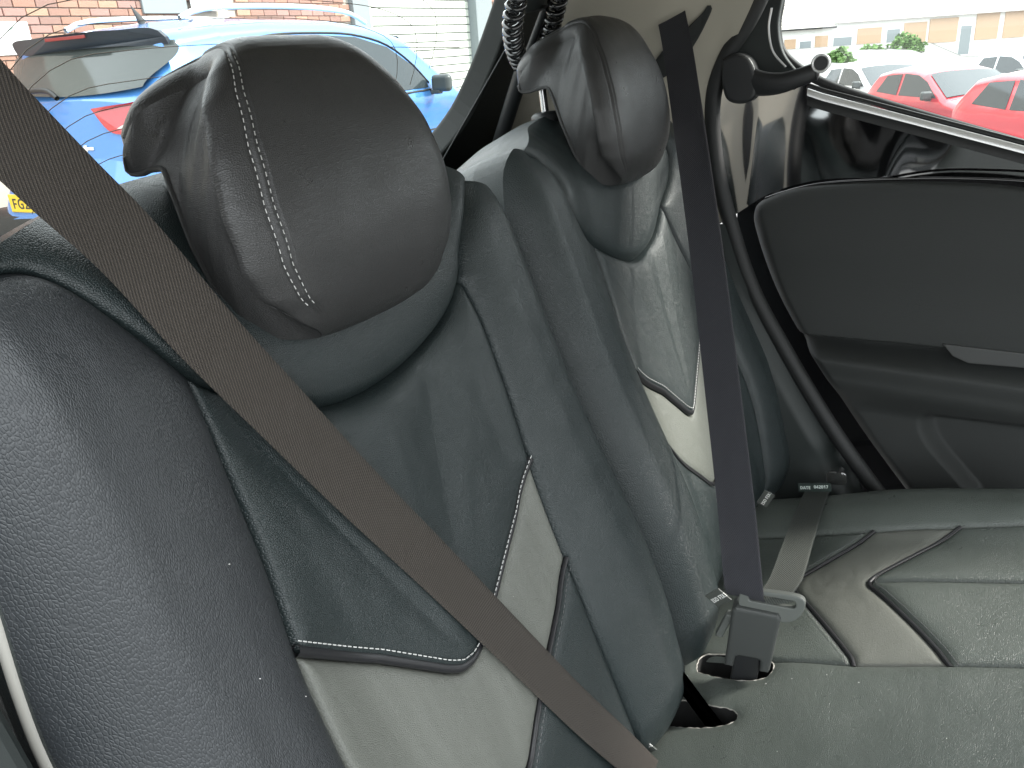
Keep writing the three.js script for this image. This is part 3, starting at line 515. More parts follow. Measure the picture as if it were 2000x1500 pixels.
// ------------------------------------------------------------------ far door
const sealLine = [[-0.318, 1.375], [-0.345, 1.32], [-0.381, 1.265], [-0.401, 1.205], [-0.396, 1.104], [-0.365, 0.986], [-0.318, 0.865], [-0.250, 0.752], [-0.154, 0.61], [-0.044, 0.47]]; // (z, y)
const DX = 1.50;
{
  const T = thing('rear_door', 'far rear door with glossy black metal below its window and dark trim', 'car door', [1.5, 0.3, 0.1]);
  const S = smooth(sealLine, 90), sealAt = (y) => { for (let i = 1; i < S.length; i++) if (S[i][1] <= y) return lerp(S[i - 1][0], S[i][0], (S[i - 1][1] - y) / (S[i - 1][1] - S[i][1] || 1)); return S[S.length - 1][0]; };
  const dm = (f) => (z, y, h) => V(DX + f(z, y) - h, y, z);
  // painted metal under the window
  const top = [[-0.455, 1.275], [-0.400, 1.268], [-0.330, 1.238], [-0.285, 1.214], [-0.20, 1.186], [0.06, 1.103], [0.25, 1.042], [0.45, 0.978]], bot = [[-0.455, 0.94], [-0.400, 0.975], [-0.334, 1.019], [-0.29, 1.037], [-0.232, 1.052], [-0.128, 1.061], [0.0, 1.063], [0.1, 1.056], [0.25, 1.015], [0.45, 0.94]];
  const nu = 80, nv = 40, g = coons(poly(smooth(bot, 80), nu), poly(smooth(top, 80), nu), poly([bot[0], top[0]], nv), poly([bot[9], top[7]], nv));
  const metal = (z, y) => { const q = Math.min(0.26, Math.max(0, -0.11 - z)); return 0.020 + 0.36 * (Math.hypot(q, 0.03) - 0.03) + lerp(-0.24, 0.13, ss(-0.02, -0.16, z)) * (y - 1.06); };
  part('painted_panel', gridGeo(g.map(r => r.map(p => V(DX + metal(p[0], p[1]), p[1], p[0]))), null, V(-1, 0, 0)), M.doorPaint, T);
  // lower trim moulding: swelling, armrest ledge, map pocket
  const bl = 0.40, tb = smooth([[-0.366, 0.99], ...bot.slice(2)], 90), pocket = (z, y) => { const a = ss(0.0, 0.03, z - lerp(-0.035, 0.075, ss(0.64, 0.47, y))), b = ss(0.665, 0.64, y - 0.03 * z); return a * b; };
  const prof = (z, y) => {
    const arm = 0.790 - 0.05 * Math.max(0, z - 0.02) * 0, low = 0.750 - 0.045 * (z + 0.24);
    let o = 0.012 + 0.012 * ss(1.05, 0.93, y) + 0.006 * ss(0.9, 0.8, y);
    if (y < arm) o = lerp(o, -0.012, ss(arm, arm - 0.006, y));
    if (y < arm - 0.006) o = lerp(-0.012, 0.046, ss(arm - 0.012, low, y));
    if (y < low) o = 0.046 - 0.004 * ss(low, low - 0.03, y) - 0.030 * ss(low - 0.03, low - 0.10, y);
    return o - 0.035 * pocket(z, y);
  };
  const NU = 150, NV = 230, rows = [], uvs = [];
  for (let j = 0; j <= NV; j++) {
    const r = [], q = [];
    for (let i = 0; i <= NU; i++) {
      const u = i / NU, v = j / NV; const zt = lerp(tb[0][0], tb[89][0], u); let yt = 0; for (let k = 1; k < 90; k++) if (tb[k][0] >= zt - 1e-6) { yt = lerp(tb[k - 1][1], tb[k][1], (zt - tb[k - 1][0]) / (tb[k][0] - tb[k - 1][0] || 1)); break; }
      const y = lerp(0.42, yt - 0.004, v), zl = sealAt(y) + 0.02; const z = lerp(zl, 0.45, u ** 1.15);
      const d = Math.min(z - zl, 0.03) / 0.03, e = Math.min(Math.max(0, yt - 0.004 - y), 0.02) / 0.02;
      r.push(V(DX - prof(z, y) * (0.15 + 0.85 * Math.sqrt(1 - (1 - d) ** 2)) + 0.02 * (1 - d) ** 2 + 0.012 * (1 - Math.sqrt(1 - (1 - e) ** 2)), y, z)); q.push([z, y]);
    }
    rows.push(r); uvs.push(q);
  }
  part('trim_panel', gridGeo(rows, uvs, V(-1, 0, 0)), M.trim, T);
  part('trim_edge', tube(tb.filter((_, i) => i > 5 && i % 3 === 0).map(p => V(DX - 0.001, p[1] + 0.001, p[0])), 0.0022), M.gloss, T);
  // recessed pull with its grey insert
  const pull = [[-0.012, 0.798], [0.06, 0.796], [0.20, 0.792], [0.21, 0.772], [0.12, 0.770], [0.03, 0.768], [0.005, 0.778]];
  part('pull_recess', frame(shapeGeo(pull, 0.006, 0.002), V(DX - 0.026, 0, 0), V(0, 0, 1), V(0, 1, 0), V(-1, 0, 0)), plastic([0.045, 0.047, 0.046], 0.55), T);
  // window: glass, sill, seals
  const gl = smooth([[-0.318, 1.385], [-0.318, 1.346], [-0.322, 1.308], [-0.312, 1.268], [-0.277, 1.235], [-0.228, 1.209], [0.06, 1.113], [0.25, 1.052], [0.47, 0.985]], 60), outline = [...gl, [0.47, 1.385]];
  part('window_glass', frame(shapeGeo(outline, 0.003, 0), V(DX + 0.030, 0, 0), V(0, 0, 1), V(0, 1, 0), V(-1, 0, 0)), M.pane, T);
  part('window_seal', tube(gl.map(p => V(DX + 0.022, p[1], p[0])), 0.0075), M.rubber, T);
  const bead = smooth([[-0.328, 1.335], [-0.331, 1.305], [-0.322, 1.268], [-0.300, 1.243]], 20); part('seal_bead', tube(bead.map(p => V(DX + 0.004, p[1], p[0])), 0.0022), M.bright, T);
  const sill = [[-0.262, 1.216], [-0.244, 1.209], [0.06, 1.1215], [0.25, 1.065], [0.47, 0.998]];
  const strip = (d, h, x, m, nm) => { const r = [[0, 0], [0, 1], [1, 1], [1, 0], [0, 0]].map(([a, b]) => poly(sill, 30).map(p => V(DX + x + b * 0.010, p[1] + d + a * h, p[0]))); part(nm, gridGeo(r, null, null), m, T); };
  strip(-0.0185, 0.0105, -0.004, M.bright, 'sill_strip'); strip(-0.034, 0.014, -0.001, M.rubber, 'waist_seal'); strip(-0.006, 0.0055, 0.004, M.rubber, 'waist_seal');
  // metal frame behind the glass corner
  const fr = [...smooth([[-0.335, 1.40], [-0.370, 1.335], [-0.405, 1.27], [-0.410, 1.225]], 16), [-0.372, 1.235], [-0.330, 1.226], [-0.285, 1.206], ...rev(smooth([[-0.305, 1.385], [-0.312, 1.346], [-0.316, 1.308], [-0.306, 1.266], [-0.277, 1.230]], 24))];
  part('window_frame', frame(shapeGeo(fr, 0.012, 0.003), V(DX + 0.018, 0, 0), V(0, 0, 1), V(0, 1, 0), V(-1, 0, 0)), M.trimDark, T);
  part('outer_skin', (() => { const sk = [[-0.40, 0.40], [-0.40, 1.20], [-0.30, 1.195], [0.06, 1.09], [0.47, 0.965], [0.47, 0.40]]; return frame(shapeGeo(sk, 0.01, 0), V(DX + 0.13, 0, 0), V(0, 0, 1), V(0, 1, 0), V(-1, 0, 0)); })(), M.gloss, T);
  // swing-out window catch: block, lever and round knob
  const L = part('window_catch', (() => {
    const b = smooth([[-0.396, 1.262], [-0.372, 1.270], [-0.352, 1.262], [-0.340, 1.242], [-0.334, 1.215], [-0.340, 1.198], [-0.360, 1.190], [-0.384, 1.196], [-0.394, 1.220], [-0.396, 1.262]], 40).slice(0, 39);
    return frame(shapeGeo(b, 0.026, 0.006), V(DX - 0.012, 0, 0), V(0, 0, 1), V(0, 1, 0), V(-1, 0, 0));
  })(), M.black, T);
  const cen = [[-0.358, 1.232, 0.026], [-0.335, 1.222, 0.021], [-0.300, 1.220, 0.017], [-0.268, 1.228, 0.0155], [-0.244, 1.236, 0.015]], cc = smooth(cen, 30);
  const ring = cc.map((p, i) => { const r = []; for (let k = 0; k <= 14; k++) { const a = k / 14 * Math.PI * 2; r.push(V(DX - 0.034 - 0.008 * Math.sin(i / 29 * 2.2) + Math.cos(a) * 0.008, p[1] + Math.sin(a) * p[2], p[0])); } return r; });
  const lev = gridGeo(ring, null, null), cap = new THREE.SphereGeometry(0.008, 12, 8).scale(1, 1.8, 0.6).translate(DX - 0.040, 1.236, -0.243);
  part('lever', mergeGeometries([lev, cap].map(g => { const h = g.toNonIndexed(); return h; })), M.black, L);
  part('knob', bar([DX - 0.052, 1.248, -0.236], [DX - 0.030, 1.248, -0.236], 0.0125, 24), M.black, L);
  part('rim', new THREE.TorusGeometry(0.0125, 0.0022, 8, 28).rotateY(Math.PI / 2).translate(DX - 0.052, 1.248, -0.236), M.bright, L);
}
single('door_seal', (() => { const s = smooth(sealLine, 60); return tube(s.map(p => V(1.478 - 0.02 * ss(1.0, 0.5, p[1]), p[1], p[0] - 0.012)), 0.014, 12); })(), M.rubber, 'black rubber seal round the far door opening', 'door seal');

// ------------------------------------------------------------------ pillar trim beside the far seat, upper pale and lower dark
{
  const px = (z) => 1.472 + 0.22 * (z + 0.40) * ss(-0.36, -0.5, z) - 0.02 * ss(-0.44, -0.34, z) * 0;
  const T = thing('pillar_trim', 'pale plastic pillar trim with a dark belt slot by the far door', 'pillar trim', [1.46, 0.98, -0.5]);
  const fr = smooth([[-0.372, 0.985], [-0.400, 1.08], [-0.408, 1.20], [-0.385, 1.272], [-0.345, 1.345], [-0.30, 1.43]], 40), rr = smooth([[-0.86, 0.985], [-0.83, 1.1], [-0.77, 1.22], [-0.71, 1.32], [-0.64, 1.43]], 40);
  const g = coons(poly([fr[0], rr[0]], 50), poly([fr[39], rr[39]], 50), fr, rr);
  const X = (z, y) => px(z) - 0.06 * ss(1.25, 1.46, y) + 0.012 * Math.exp(-Math.abs(z + 0.40) / 0.012) * ss(1.35, 1.2, y);
  part('upper_trim', gridGeo(g.map(r => r.map(p => V(X(p[0], p[1]), p[1], p[0]))), g.map(r => r.map(p => [p[0], p[1]])), V(-1, 0, 0)), M.beige, T);
  const sl = [[-0.520, 1.252], [-0.482, 1.292], [-0.452, 1.314], [-0.425, 1.336], [-0.415, 1.346], [-0.411, 1.342], [-0.422, 1.320], [-0.440, 1.292], [-0.462, 1.264], [-0.500, 1.236]];
  const sg = shapeGeo(smooth([...sl, sl[0]], 60).slice(0, 59), 0.005, 0.0015); { const a = sg.attributes.position; for (let i = 0; i < a.count; i++) { const z = a.getX(i), y = a.getY(i), d = a.getZ(i); a.setXYZ(i, X(z, y) - d + 0.002, y, z); } sg.computeVertexNormals(); }
  part('belt_slot', sg, M.trim, T);
  part('airbag_mark', frame(new THREE.BoxGeometry(0.004, 0.030, 0.0008), V(X(-0.412, 1.06) - 0.004, 1.055, -0.414), V(0, 0, 1), V(0, 1, 0), V(-1, 0, 0)), plastic([0.16, 0.15, 0.13], 0.6), T);
  const low = thing('quarter_trim', 'dark moulded side trim between the far seat and the door', 'side trim', [1.46, 0.45, -0.4]);
  const f2 = smooth([[-0.075, 0.44], [-0.165, 0.60], [-0.265, 0.752], [-0.335, 0.865], [-0.383, 0.986]], 40), r2 = smooth([[-0.50, 0.44], [-0.58, 0.6], [-0.63, 0.75], [-0.66, 0.87], [-0.68, 0.986]], 40);
  const h = coons(poly([f2[0], r2[0]], 60), poly([f2[39], r2[39]], 60), f2, r2);
  const Y = (z, y, u) => 1.462 - 0.030 * ss(0.02, 0.10, u) * ss(0.95, 0.6, y) + 0.02 * ss(0.35, 0.6, u) + 0.030 * Math.exp(-(((z + 0.150) / 0.035) ** 2 + ((y - 0.555) / 0.028) ** 2));
  part('lower_trim', gridGeo(h.map(r => r.map((p, i) => V(Y(p[0], p[1], i / 59), p[1], p[0]))), h.map(r => r.map(p => [p[0], p[1]])), V(-1, 0, 0)), M.trimDark, low);
  // near side pillar that carries the brown belt
  const N = thing('pillar_trim', 'pale plastic pillar trim at the near door, where the brown belt leaves', 'pillar trim', [0.19, 1.22, -0.58]);
  part('upper_trim', box(0.175, 0.205, 1.22, 1.43, -0.70, -0.47, 0.012), M.beige, N);
  const Q = thing('quarter_trim', 'dark moulded side trim beside the near seat', 'side trim', [0.15, 0.2, -0.6]);
  part('lower_trim', shapeGeo([[-0.95, 0.2], [-0.36, 0.2], [-0.40, 0.60], [-0.445, 0.90], [-0.50, 1.06], [-0.62, 1.24], [-0.80, 1.24], [-0.95, 1.0]], 0.04, 0.01).rotateY(-Math.PI / 2).translate(0.168, 0, 0), M.trimDark, Q);
  const FD = thing('front_door', 'far front door ahead of the rear door', 'car door', [1.55, 0.2, 0.95]);
  part('trim_panel', box(1.50, 1.63, 0.2, 0.98, 0.52, 1.5, 0.02), M.trim, FD);
}

// ------------------------------------------------------------------ tailgate: frame, glass with heater lines, strut
{
  const H0 = V(0, 1.149, -0.80), HU = V(0, 0.221, 0.15).normalize(), HN = V(0, -HU.z, HU.y), hp = (x, v, n = 0) => V(x, H0.y + v * HU.y + n * HN.y, H0.z + v * HU.z + n * HN.z);
  const T = thing('tailgate', 'black tailgate frame round the rear window', 'tailgate', [0.82, 1.0, -0.85]);
  const hole = smooth([[0.83, -0.055], [1.06, -0.050], [1.14, -0.040], [1.195, -0.006], [1.233, 0.05], [1.240, 0.11], [1.228, 0.21], [1.205, 0.29], [1.15, 0.335], [0.83, 0.35], [0.50, 0.335], [0.42, 0.29], [0.395, 0.2], [0.395, 0.08], [0.42, -0.02], [0.52, -0.05], [0.83, -0.055]], 120).slice(0, 119);
  const outer = [[0.22, -0.20], [1.43, -0.20], [1.44, -0.06], [1.40, 0.09], [1.345, 0.25], [1.32, 0.40], [0.33, 0.40], [0.28, 0.20]];
  part('inner_frame', frame(shapeGeo(outer, 0.03, 0.006, [hole]), hp(0, 0, -0.03), V(1, 0, 0), HU, HN), M.frameBlack, T);
  part('window_glass', frame(shapeGeo(outer, 0.004, 0), hp(0, 0, -0.046), V(1, 0, 0), HU, HN), M.pane, T);
  const wire = new THREE.MeshStandardMaterial({ color: C(0.10, 0.075, 0.055), roughness: 0.6 });
  const lvl = [0.262, 0.237, 0.214, 0.185, 0.152, 0.125, 0.099, 0.067];
  lvl.forEach((v, k) => { const xl = 0.430 + 0.012 * k, d = 0.055 + 0.006 * k, xr = 1.115 - 0.035 * k; part('heater_line', tube([hp(xl - 0.008, v - d, -0.040), hp(xl + 0.012, v - d * 0.45, -0.040), hp(xl + 0.045, v - d * 0.13, -0.040), hp(xl + 0.11, v - 0.002, -0.040), hp(0.70, v + 0.001, -0.040), hp(0.80, v, -0.040), hp(xr - 0.12, v - 0.012, -0.040), hp(xr - 0.035, v - 0.040, -0.040), hp(xr, v - 0.085, -0.040), hp(xr + 0.012, v - 0.13, -0.040)], 0.00045, 5), wire, T); });
  part('heater_line', tube([hp(1.0, 0.172, -0.040), hp(1.1, 0.168, -0.040), hp(1.19, 0.165, -0.040)], 0.0006, 5), wire, T);
  const pole = thing('gas_strut', 'black gas strut beside the rear window', 'gas strut', [1.30, 1.08, -0.72]);
  const a = hp(1.195, 0.290, 0.06), b = hp(1.214, 0.205, 0.06), c = hp(1.300, -0.04, 0.06);
  part('cylinder', bar(b, c, 0.0125, 16), M.black, pole); part('rod', bar(a.clone().lerp(b, 0.02), b, 0.0060, 12), M.black, pole); part('bracket', frame(new RoundedBoxGeometry(0.085, 0.10, 0.02, 2, 0.006), hp(1.170, 0.325, 0.045), V(1, 0.1, 0), HU, HN), M.trimDark, pole);
  single('shelf_cord', tube([hp(1.232, 0.215, 0.016), hp(1.21, 0.10, 0.016), hp(1.187, -0.015, 0.016), hp(1.17, -0.10, 0.02)], 0.0016, 6), M.rubber, 'thin black cord stretched across the corner of the rear window', 'cord');
  // coiled cable hanging in a loop
  const path = new THREE.CatmullRomCurve3([hp(1.045, 0.345, 0.075), hp(1.065, 0.305, 0.075), hp(1.080, 0.277, 0.075), hp(1.110, 0.247, 0.075), hp(1.150, 0.219, 0.075), hp(1.195, 0.200, 0.075), hp(1.224, 0.208, 0.075), hp(1.230, 0.226, 0.075), hp(1.215, 0.260, 0.075), hp(1.198, 0.293, 0.075), hp(1.175, 0.330, 0.075)]), pts = [], turns = 26, nn = turns * 14;
  for (let i = 0; i <= nn; i++) { const u = i / nn, p = path.getPointAt(u), t = path.getTangentAt(u), x = HN.clone().cross(t).normalize(), y = t.clone().cross(x), an = u * turns * Math.PI * 2; pts.push(p.addScaledVector(x, Math.cos(an) * 0.0110).addScaledVector(y, Math.sin(an) * 0.0110)); }
  single('coiled_cable', new THREE.TubeGeometry(new THREE.CatmullRomCurve3(pts), nn * 2, 0.0042, 7), M.gloss, 'glossy black coiled cable hanging in a loop by the rear window', 'cable');
  single('parcel_shelf', box(0.24, 1.42, 1.055, 1.075, -0.86, -0.62, 0.004), M.trim, 'dark parcel shelf behind the seat backs', 'shelf');
}

// ------------------------------------------------------------------ outside, beyond the rear window: brick wall, shutter, signs
const Z = -8;
{
  const T = thing('brick_building', 'red brick building with grey pillars behind the blue car', 'building', [9, 0, Z]);
  const mortar = new THREE.MeshStandardMaterial({ color: C(0.42, 0.38, 0.33), roughness: 0.95, bumpMap: withRepeat(fine, 1 / 0.5), bumpScale: 0.002 });
  const brickM = [[0.36, 0.20, 0.15], [0.40, 0.23, 0.17], [0.33, 0.19, 0.15], [0.44, 0.27, 0.19], [0.38, 0.22, 0.19], [0.30, 0.18, 0.15]].map(c => new THREE.MeshStandardMaterial({ color: C(...c), roughness: 0.9, bumpMap: withRepeat(fine, 3), bumpScale: 0.004 }));
  part('wall', (() => { const s = [[0, 0], [10.05, 0], [10.05, 3.2], [0, 3.2]]; return shapeGeo(s, 0.3, 0).translate(0, 0, Z - 0.32); })(), mortar, T);
  part('wall', box(13.95, 26, 0, 3.2, Z - 0.32, Z - 0.02), mortar, T);
  const bg = new RoundedBoxGeometry(0.215, 0.065, 0.03, 1, 0.004); let count = 0;
  const lay = (x0, x1, y0, y1) => { for (let r = Math.floor(y0 / 0.075); r * 0.075 < y1; r++) for (let k = 0; ; k++) { const x = x0 + k * 0.225 + (r % 2) * 0.1125; if (x + 0.11 > x1) break; if (count >= 300) return; const m = new THREE.Mesh(bg, brickM[Math.floor(rnd() * 6)]); m.name = 'brick'; m.castShadow = m.receiveShadow = true; m.position.set(x + 0.1 - 9, r * 0.075 + 0.04, 0.0 - 0.012 + rnd() * 0.004); T.add(m); count++; } };
  lay(14.02, 15.2, 1.2, 2.25); lay(7.8, 10.02, 1.85, 2.12); lay(4.7, 7.2, 1.62, 2.10);
  // the rest of the brickwork, joined
  const list = []; for (let r = 0; r < 42; r++) for (const [a, b] of [[0.1, 10.0], [14.02, 20]]) for (let x = a + (r % 2) * 0.1125; x < b - 0.2; x += 0.225) { const y = r * 0.075 + 0.04; if ((y > 1.6 && y < 2.16 && x > 4.5 && x < 10.05) || (x > 13.9 && x < 15.3 && y > 1.1 && y < 2.3)) continue; if (y < 0.6 || x < 2 || y > 2.7) continue; list.push(new THREE.BoxGeometry(0.215, 0.065, 0.03).translate(x + 0.1, y, Z - 0.011)); }
  stuff(part('brickwork', mergeGeometries(list), brickM[1], T));
  const grey = new THREE.MeshStandardMaterial({ color: C(0.22, 0.25, 0.26), roughness: 0.6 });
  part('pillar', box(10.05, 10.42, 0, 3.2, Z - 0.25, Z + 0.06, 0.01), grey, T); part('pillar', box(13.42, 13.98, 0, 3.2, Z - 0.25, Z + 0.06, 0.01), grey, T);
  part('pillar', box(6.55, 7.15, 1.9, 3.2, Z - 0.25, Z + 0.03, 0.01), grey, T); part('lintel', box(10.42, 13.42, 2.75, 3.2, Z - 0.25, Z + 0.02), grey, T);
  const D = thing('roller_shutter', 'white roller shutter door between grey pillars', 'shutter', [12, 0, Z - 0.1]);
  const white = new THREE.MeshPhysicalMaterial({ color: C(0.52, 0.55, 0.49), roughness: 0.5 });
  for (let k = 0; k < 22; k++) part('slat', box(10.55, 13.42, k * 0.125, k * 0.125 + 0.114, Z - 0.14, Z - 0.10 + 0.002 * (k % 3), 0.012), white, D);
  part('side_channel', box(10.42, 10.55, 0, 2.75, Z - 0.16, Z - 0.02, 0.005), white, D); part('backing', box(10.42, 13.42, 0, 2.75, Z - 0.20, Z - 0.15), grey, D);
  const sign = (name, x0, x1, y0, y1, draw, label, z = Z + 0.02) => single(name, box(x0, x1, y0, y1, z - 0.012, z), new THREE.MeshStandardMaterial({ map: canvasTex(256, 256, draw), roughness: 0.5 }), label, 'sign', 'signs on the brick building');
  const lines = (x, l) => { for (const [a, b, c, d] of l) x.fillRect(a, b, c, d); };
  sign('wall_sign', 4.86, 5.22, 1.55, 1.83, (x, w, h) => { x.fillStyle = '#eef1ee'; x.fillRect(0, 0, w, h); x.fillStyle = '#9db4ab'; lines(x, [[110, 40, 110, 26], [110, 84, 120, 10], [110, 104, 90, 10], [110, 124, 120, 10]]); }, 'small white notice on the brick wall at the far left');
  sign('wall_sign', 7.18, 7.66, 1.93, 2.45, (x, w, h) => { x.fillStyle = '#eef1f2'; x.fillRect(0, 0, w, h); x.fillStyle = '#3f5a68'; x.beginPath(); x.arc(128, 170, 56, 0, 7); x.fill(); x.fillStyle = '#eef1f2'; x.beginPath(); x.arc(128, 196, 40, 0, 7); x.fill(); }, 'white sign with a dark round symbol above the car roof', Z + 0.06);
  sign('wall_sign', 13.46, 13.96, 1.06, 1.48, (x, w, h) => { x.fillStyle = '#eef1f2'; x.fillRect(0, 0, w, h); x.strokeStyle = '#4c5c63'; x.lineWidth = 9; x.beginPath(); x.arc(128, 66, 38, 0, 7); x.stroke(); x.fillStyle = '#4c5c63'; x.fillRect(112, 44, 32, 44); x.fillStyle = '#7d8d96'; x.fillRect(34, 126, 188, 108); x.fillStyle = '#dfe6e8'; lines(x, [[52, 142, 150, 10], [52, 164, 130, 10], [52, 186, 150, 10], [52, 208, 110, 10]]); }, 'white notice with a round symbol on the grey pillar', Z + 0.08);
}

// ------------------------------------------------------------------ cars
// body by cross-sections along its length: local x forward, y up, z to its right
function carBody(P) {
  const H = (x) => { const h = P.top; if (x <= h[0][0]) return h[0][1]; for (let i = 1; i < h.length; i++) if (x <= h[i][0]) return lerp(h[i - 1][1], h[i][1], (x - h[i - 1][0]) / (h[i][0] - h[i - 1][0])); return h[h.length - 1][1]; };
  const side = (x, y) => { const e = Math.max(0, 0.55 - x) / 0.55, f = Math.max(0, x - (P.L - 0.8)) / 0.8; let w = P.W / 2 * (1 - 0.12 * e ** 2.6 - 0.16 * f ** 2.4); w -= 0.05 * Math.max(0, 0.6 - y) / 0.3 * 0.5; w -= 0.014 * ss(0.80, 0.70, y) * ss(0.5, 0.64, y); if (y > P.belt) w -= (y - P.belt) * P.tumble + 0.012; return w; };
  const xs = []; for (const [x] of P.top) xs.push(x); for (let x = 0; x < P.L; x += 0.08) xs.push(x); xs.sort((a, b) => a - b);
  const rows = xs.map(x => {
    const h = H(x), r = Math.min(0.16, (h - 0.28) * 0.5), half = [];
    for (let k = 0; k <= 16; k++) { const y = lerp(0.28, h - r, k / 16); half.push([side(x, y), y]); }
    const w0 = side(x, h - r); for (let k = 1; k <= 9; k++) { const a = k / 9 * Math.PI / 2; half.push([lerp(w0 - r * 0.9, w0, Math.cos(a)), h - r + r * 0.72 * Math.sin(a)]); }
    const w1 = w0 - r * 0.9, y1 = h - r * 0.28; for (let k = 1; k <= 6; k++) { const u = k / 6; half.push([w1 * (1 - u), y1 + (h - y1) * (1 - (1 - u) ** 2)]); }
    return [...half.map(([z, y]) => V(x, y, -z)), ...half.slice(0, -1).reverse().map(([z, y]) => V(x, y, z))];
  });
  return { geo: gridGeo(rows, null, V(0, 1, 0)), H, side };
}
function carThing(name, label, cat, P, at, yaw, group) {
  const T = new THREE.Group(); T.name = numbered(name); scene.add(T); T.position.set(...at); T.rotation.y = yaw; info(T, label, cat, group);
  const add = (n, g, m, p = T) => { const o = new THREE.Mesh(g, m); o.name = n; o.castShadow = o.receiveShadow = true; p.add(o); return o; };
  const B = carBody(P), body = add('body', B.geo, P.paint);
  const glassM = P.glass;
  const sideGlass = (pts, s, off = 0.006) => { const g = shapeGeo(pts, 0.004, 0), a = g.attributes.position; for (let i = 0; i < a.count; i++) { const x = a.getX(i), y = a.getY(i), z = a.getZ(i); a.setXYZ(i, x, y, s * (B.side(x, y) + off + z)); } g.computeVertexNormals(); return g; };
  for (const s of [-1, 1]) for (const w of P.windows) add('side_window', sideGlass(w, s), glassM);
  // front and rear screens follow the roof line between two stations
  const screen = (x0, x1, inset, off) => { const r = []; for (let j = 0; j <= 12; j++) { const x = lerp(x0, x1, j / 12), y = B.H(x) + off, row = []; const w = B.side(x, B.H(x) - 0.05) - inset; for (let i = 0; i <= 16; i++) { const u = i / 8 - 1; row.push(V(x, y - 0.035 * u * u * Math.abs(u), w * u)); } r.push(row); } return gridGeo(r, null, V(0, 1, 0)); };
  add('windscreen', screen(P.ws[0], P.ws[1], 0.07, 0.008), glassM);
  if (P.rs) add('rear_window', screen(P.rs[0], P.rs[1], 0.10, 0.006), glassM);
  const tyre = new THREE.MeshStandardMaterial({ color: C(0.015, 0.015, 0.015), roughness: 0.9 });
  for (const x of P.axles) for (const s of [-1, 1]) { const w = add('wheel', new THREE.CylinderGeometry(0.33, 0.33, 0.21, 28).rotateX(Math.PI / 2).translate(x, 0.33, s * (P.W / 2 - 0.10)), tyre); add('rim', new THREE.CylinderGeometry(0.21, 0.23, 0.225, 20).rotateX(Math.PI / 2).translate(x, 0.33, s * (P.W / 2 - 0.10)), M.bright, w); }
  for (const s of [-1, 1]) { const m = add('mirror', new RoundedBoxGeometry(0.10, 0.155, 0.20, 3, 0.04).translate(P.mirror[0], P.mirror[1], s * (P.W / 2 + P.mirror[2])), M.mirror); add('mirror_arm', new RoundedBoxGeometry(0.07, 0.04, 0.16, 2, 0.012).translate(P.mirror[0] - 0.01, P.mirror[1] - 0.075, s * (P.W / 2 + P.mirror[2] - 0.09)), M.mirror, m); }
  return { T, add, B, sideGlass, body };
}
M.mirror = new THREE.MeshPhysicalMaterial({ color: C(0.05, 0.06, 0.06), roughness: 0.4 });
const paint = (c) => new THREE.MeshPhysicalMaterial({ color: C(...c), roughness: 0.38, metalness: 0.25, clearcoat: 1, clearcoatRoughness: 0.03 });
const glassDark = new THREE.MeshPhysicalMaterial({ color: C(0.03, 0.04, 0.045), roughness: 0.05, specularIntensity: 1 });
const SUV = { // blue paint, dark shiny glass
  L: 4.65, W: 1.82, belt: 0.98, tumble: 0.30, paint: paint([0.055, 0.21, 0.52]), glass: glassDark, ws: [3.02, 3.62], rs: null, axles: [0.85, 3.65], mirror: [3.20, 1.05, 0.10],
  top: [[-0.20, 0.42], [-0.17, 0.58], [-0.10, 0.66], [0.0, 0.80], [0.04, 1.0], [0.07, 1.16], [0.13, 1.215], [0.285, 1.46], [0.295, 1.585], [0.45, 1.615], [0.8, 1.65], [1.3, 1.67], [2.1, 1.66], [2.6, 1.61], [3.0, 1.52], [3.62, 1.08], [3.8, 1.02], [4.3, 0.93], [4.55, 0.80], [4.65, 0.55]],
  windows: [[[0.66, 1.20], [0.86, 1.40], [0.94, 1.41], [0.94, 1.04], [0.80, 1.04]], [[1.02, 1.02], [1.02, 1.43], [1.25, 1.49], [1.72, 1.505], [1.76, 1.02]], [[1.86, 1.02], [1.83, 1.505], [2.30, 1.48], [2.70, 1.39], [2.98, 1.23], [3.14, 1.08], [3.14, 1.02]]],
};
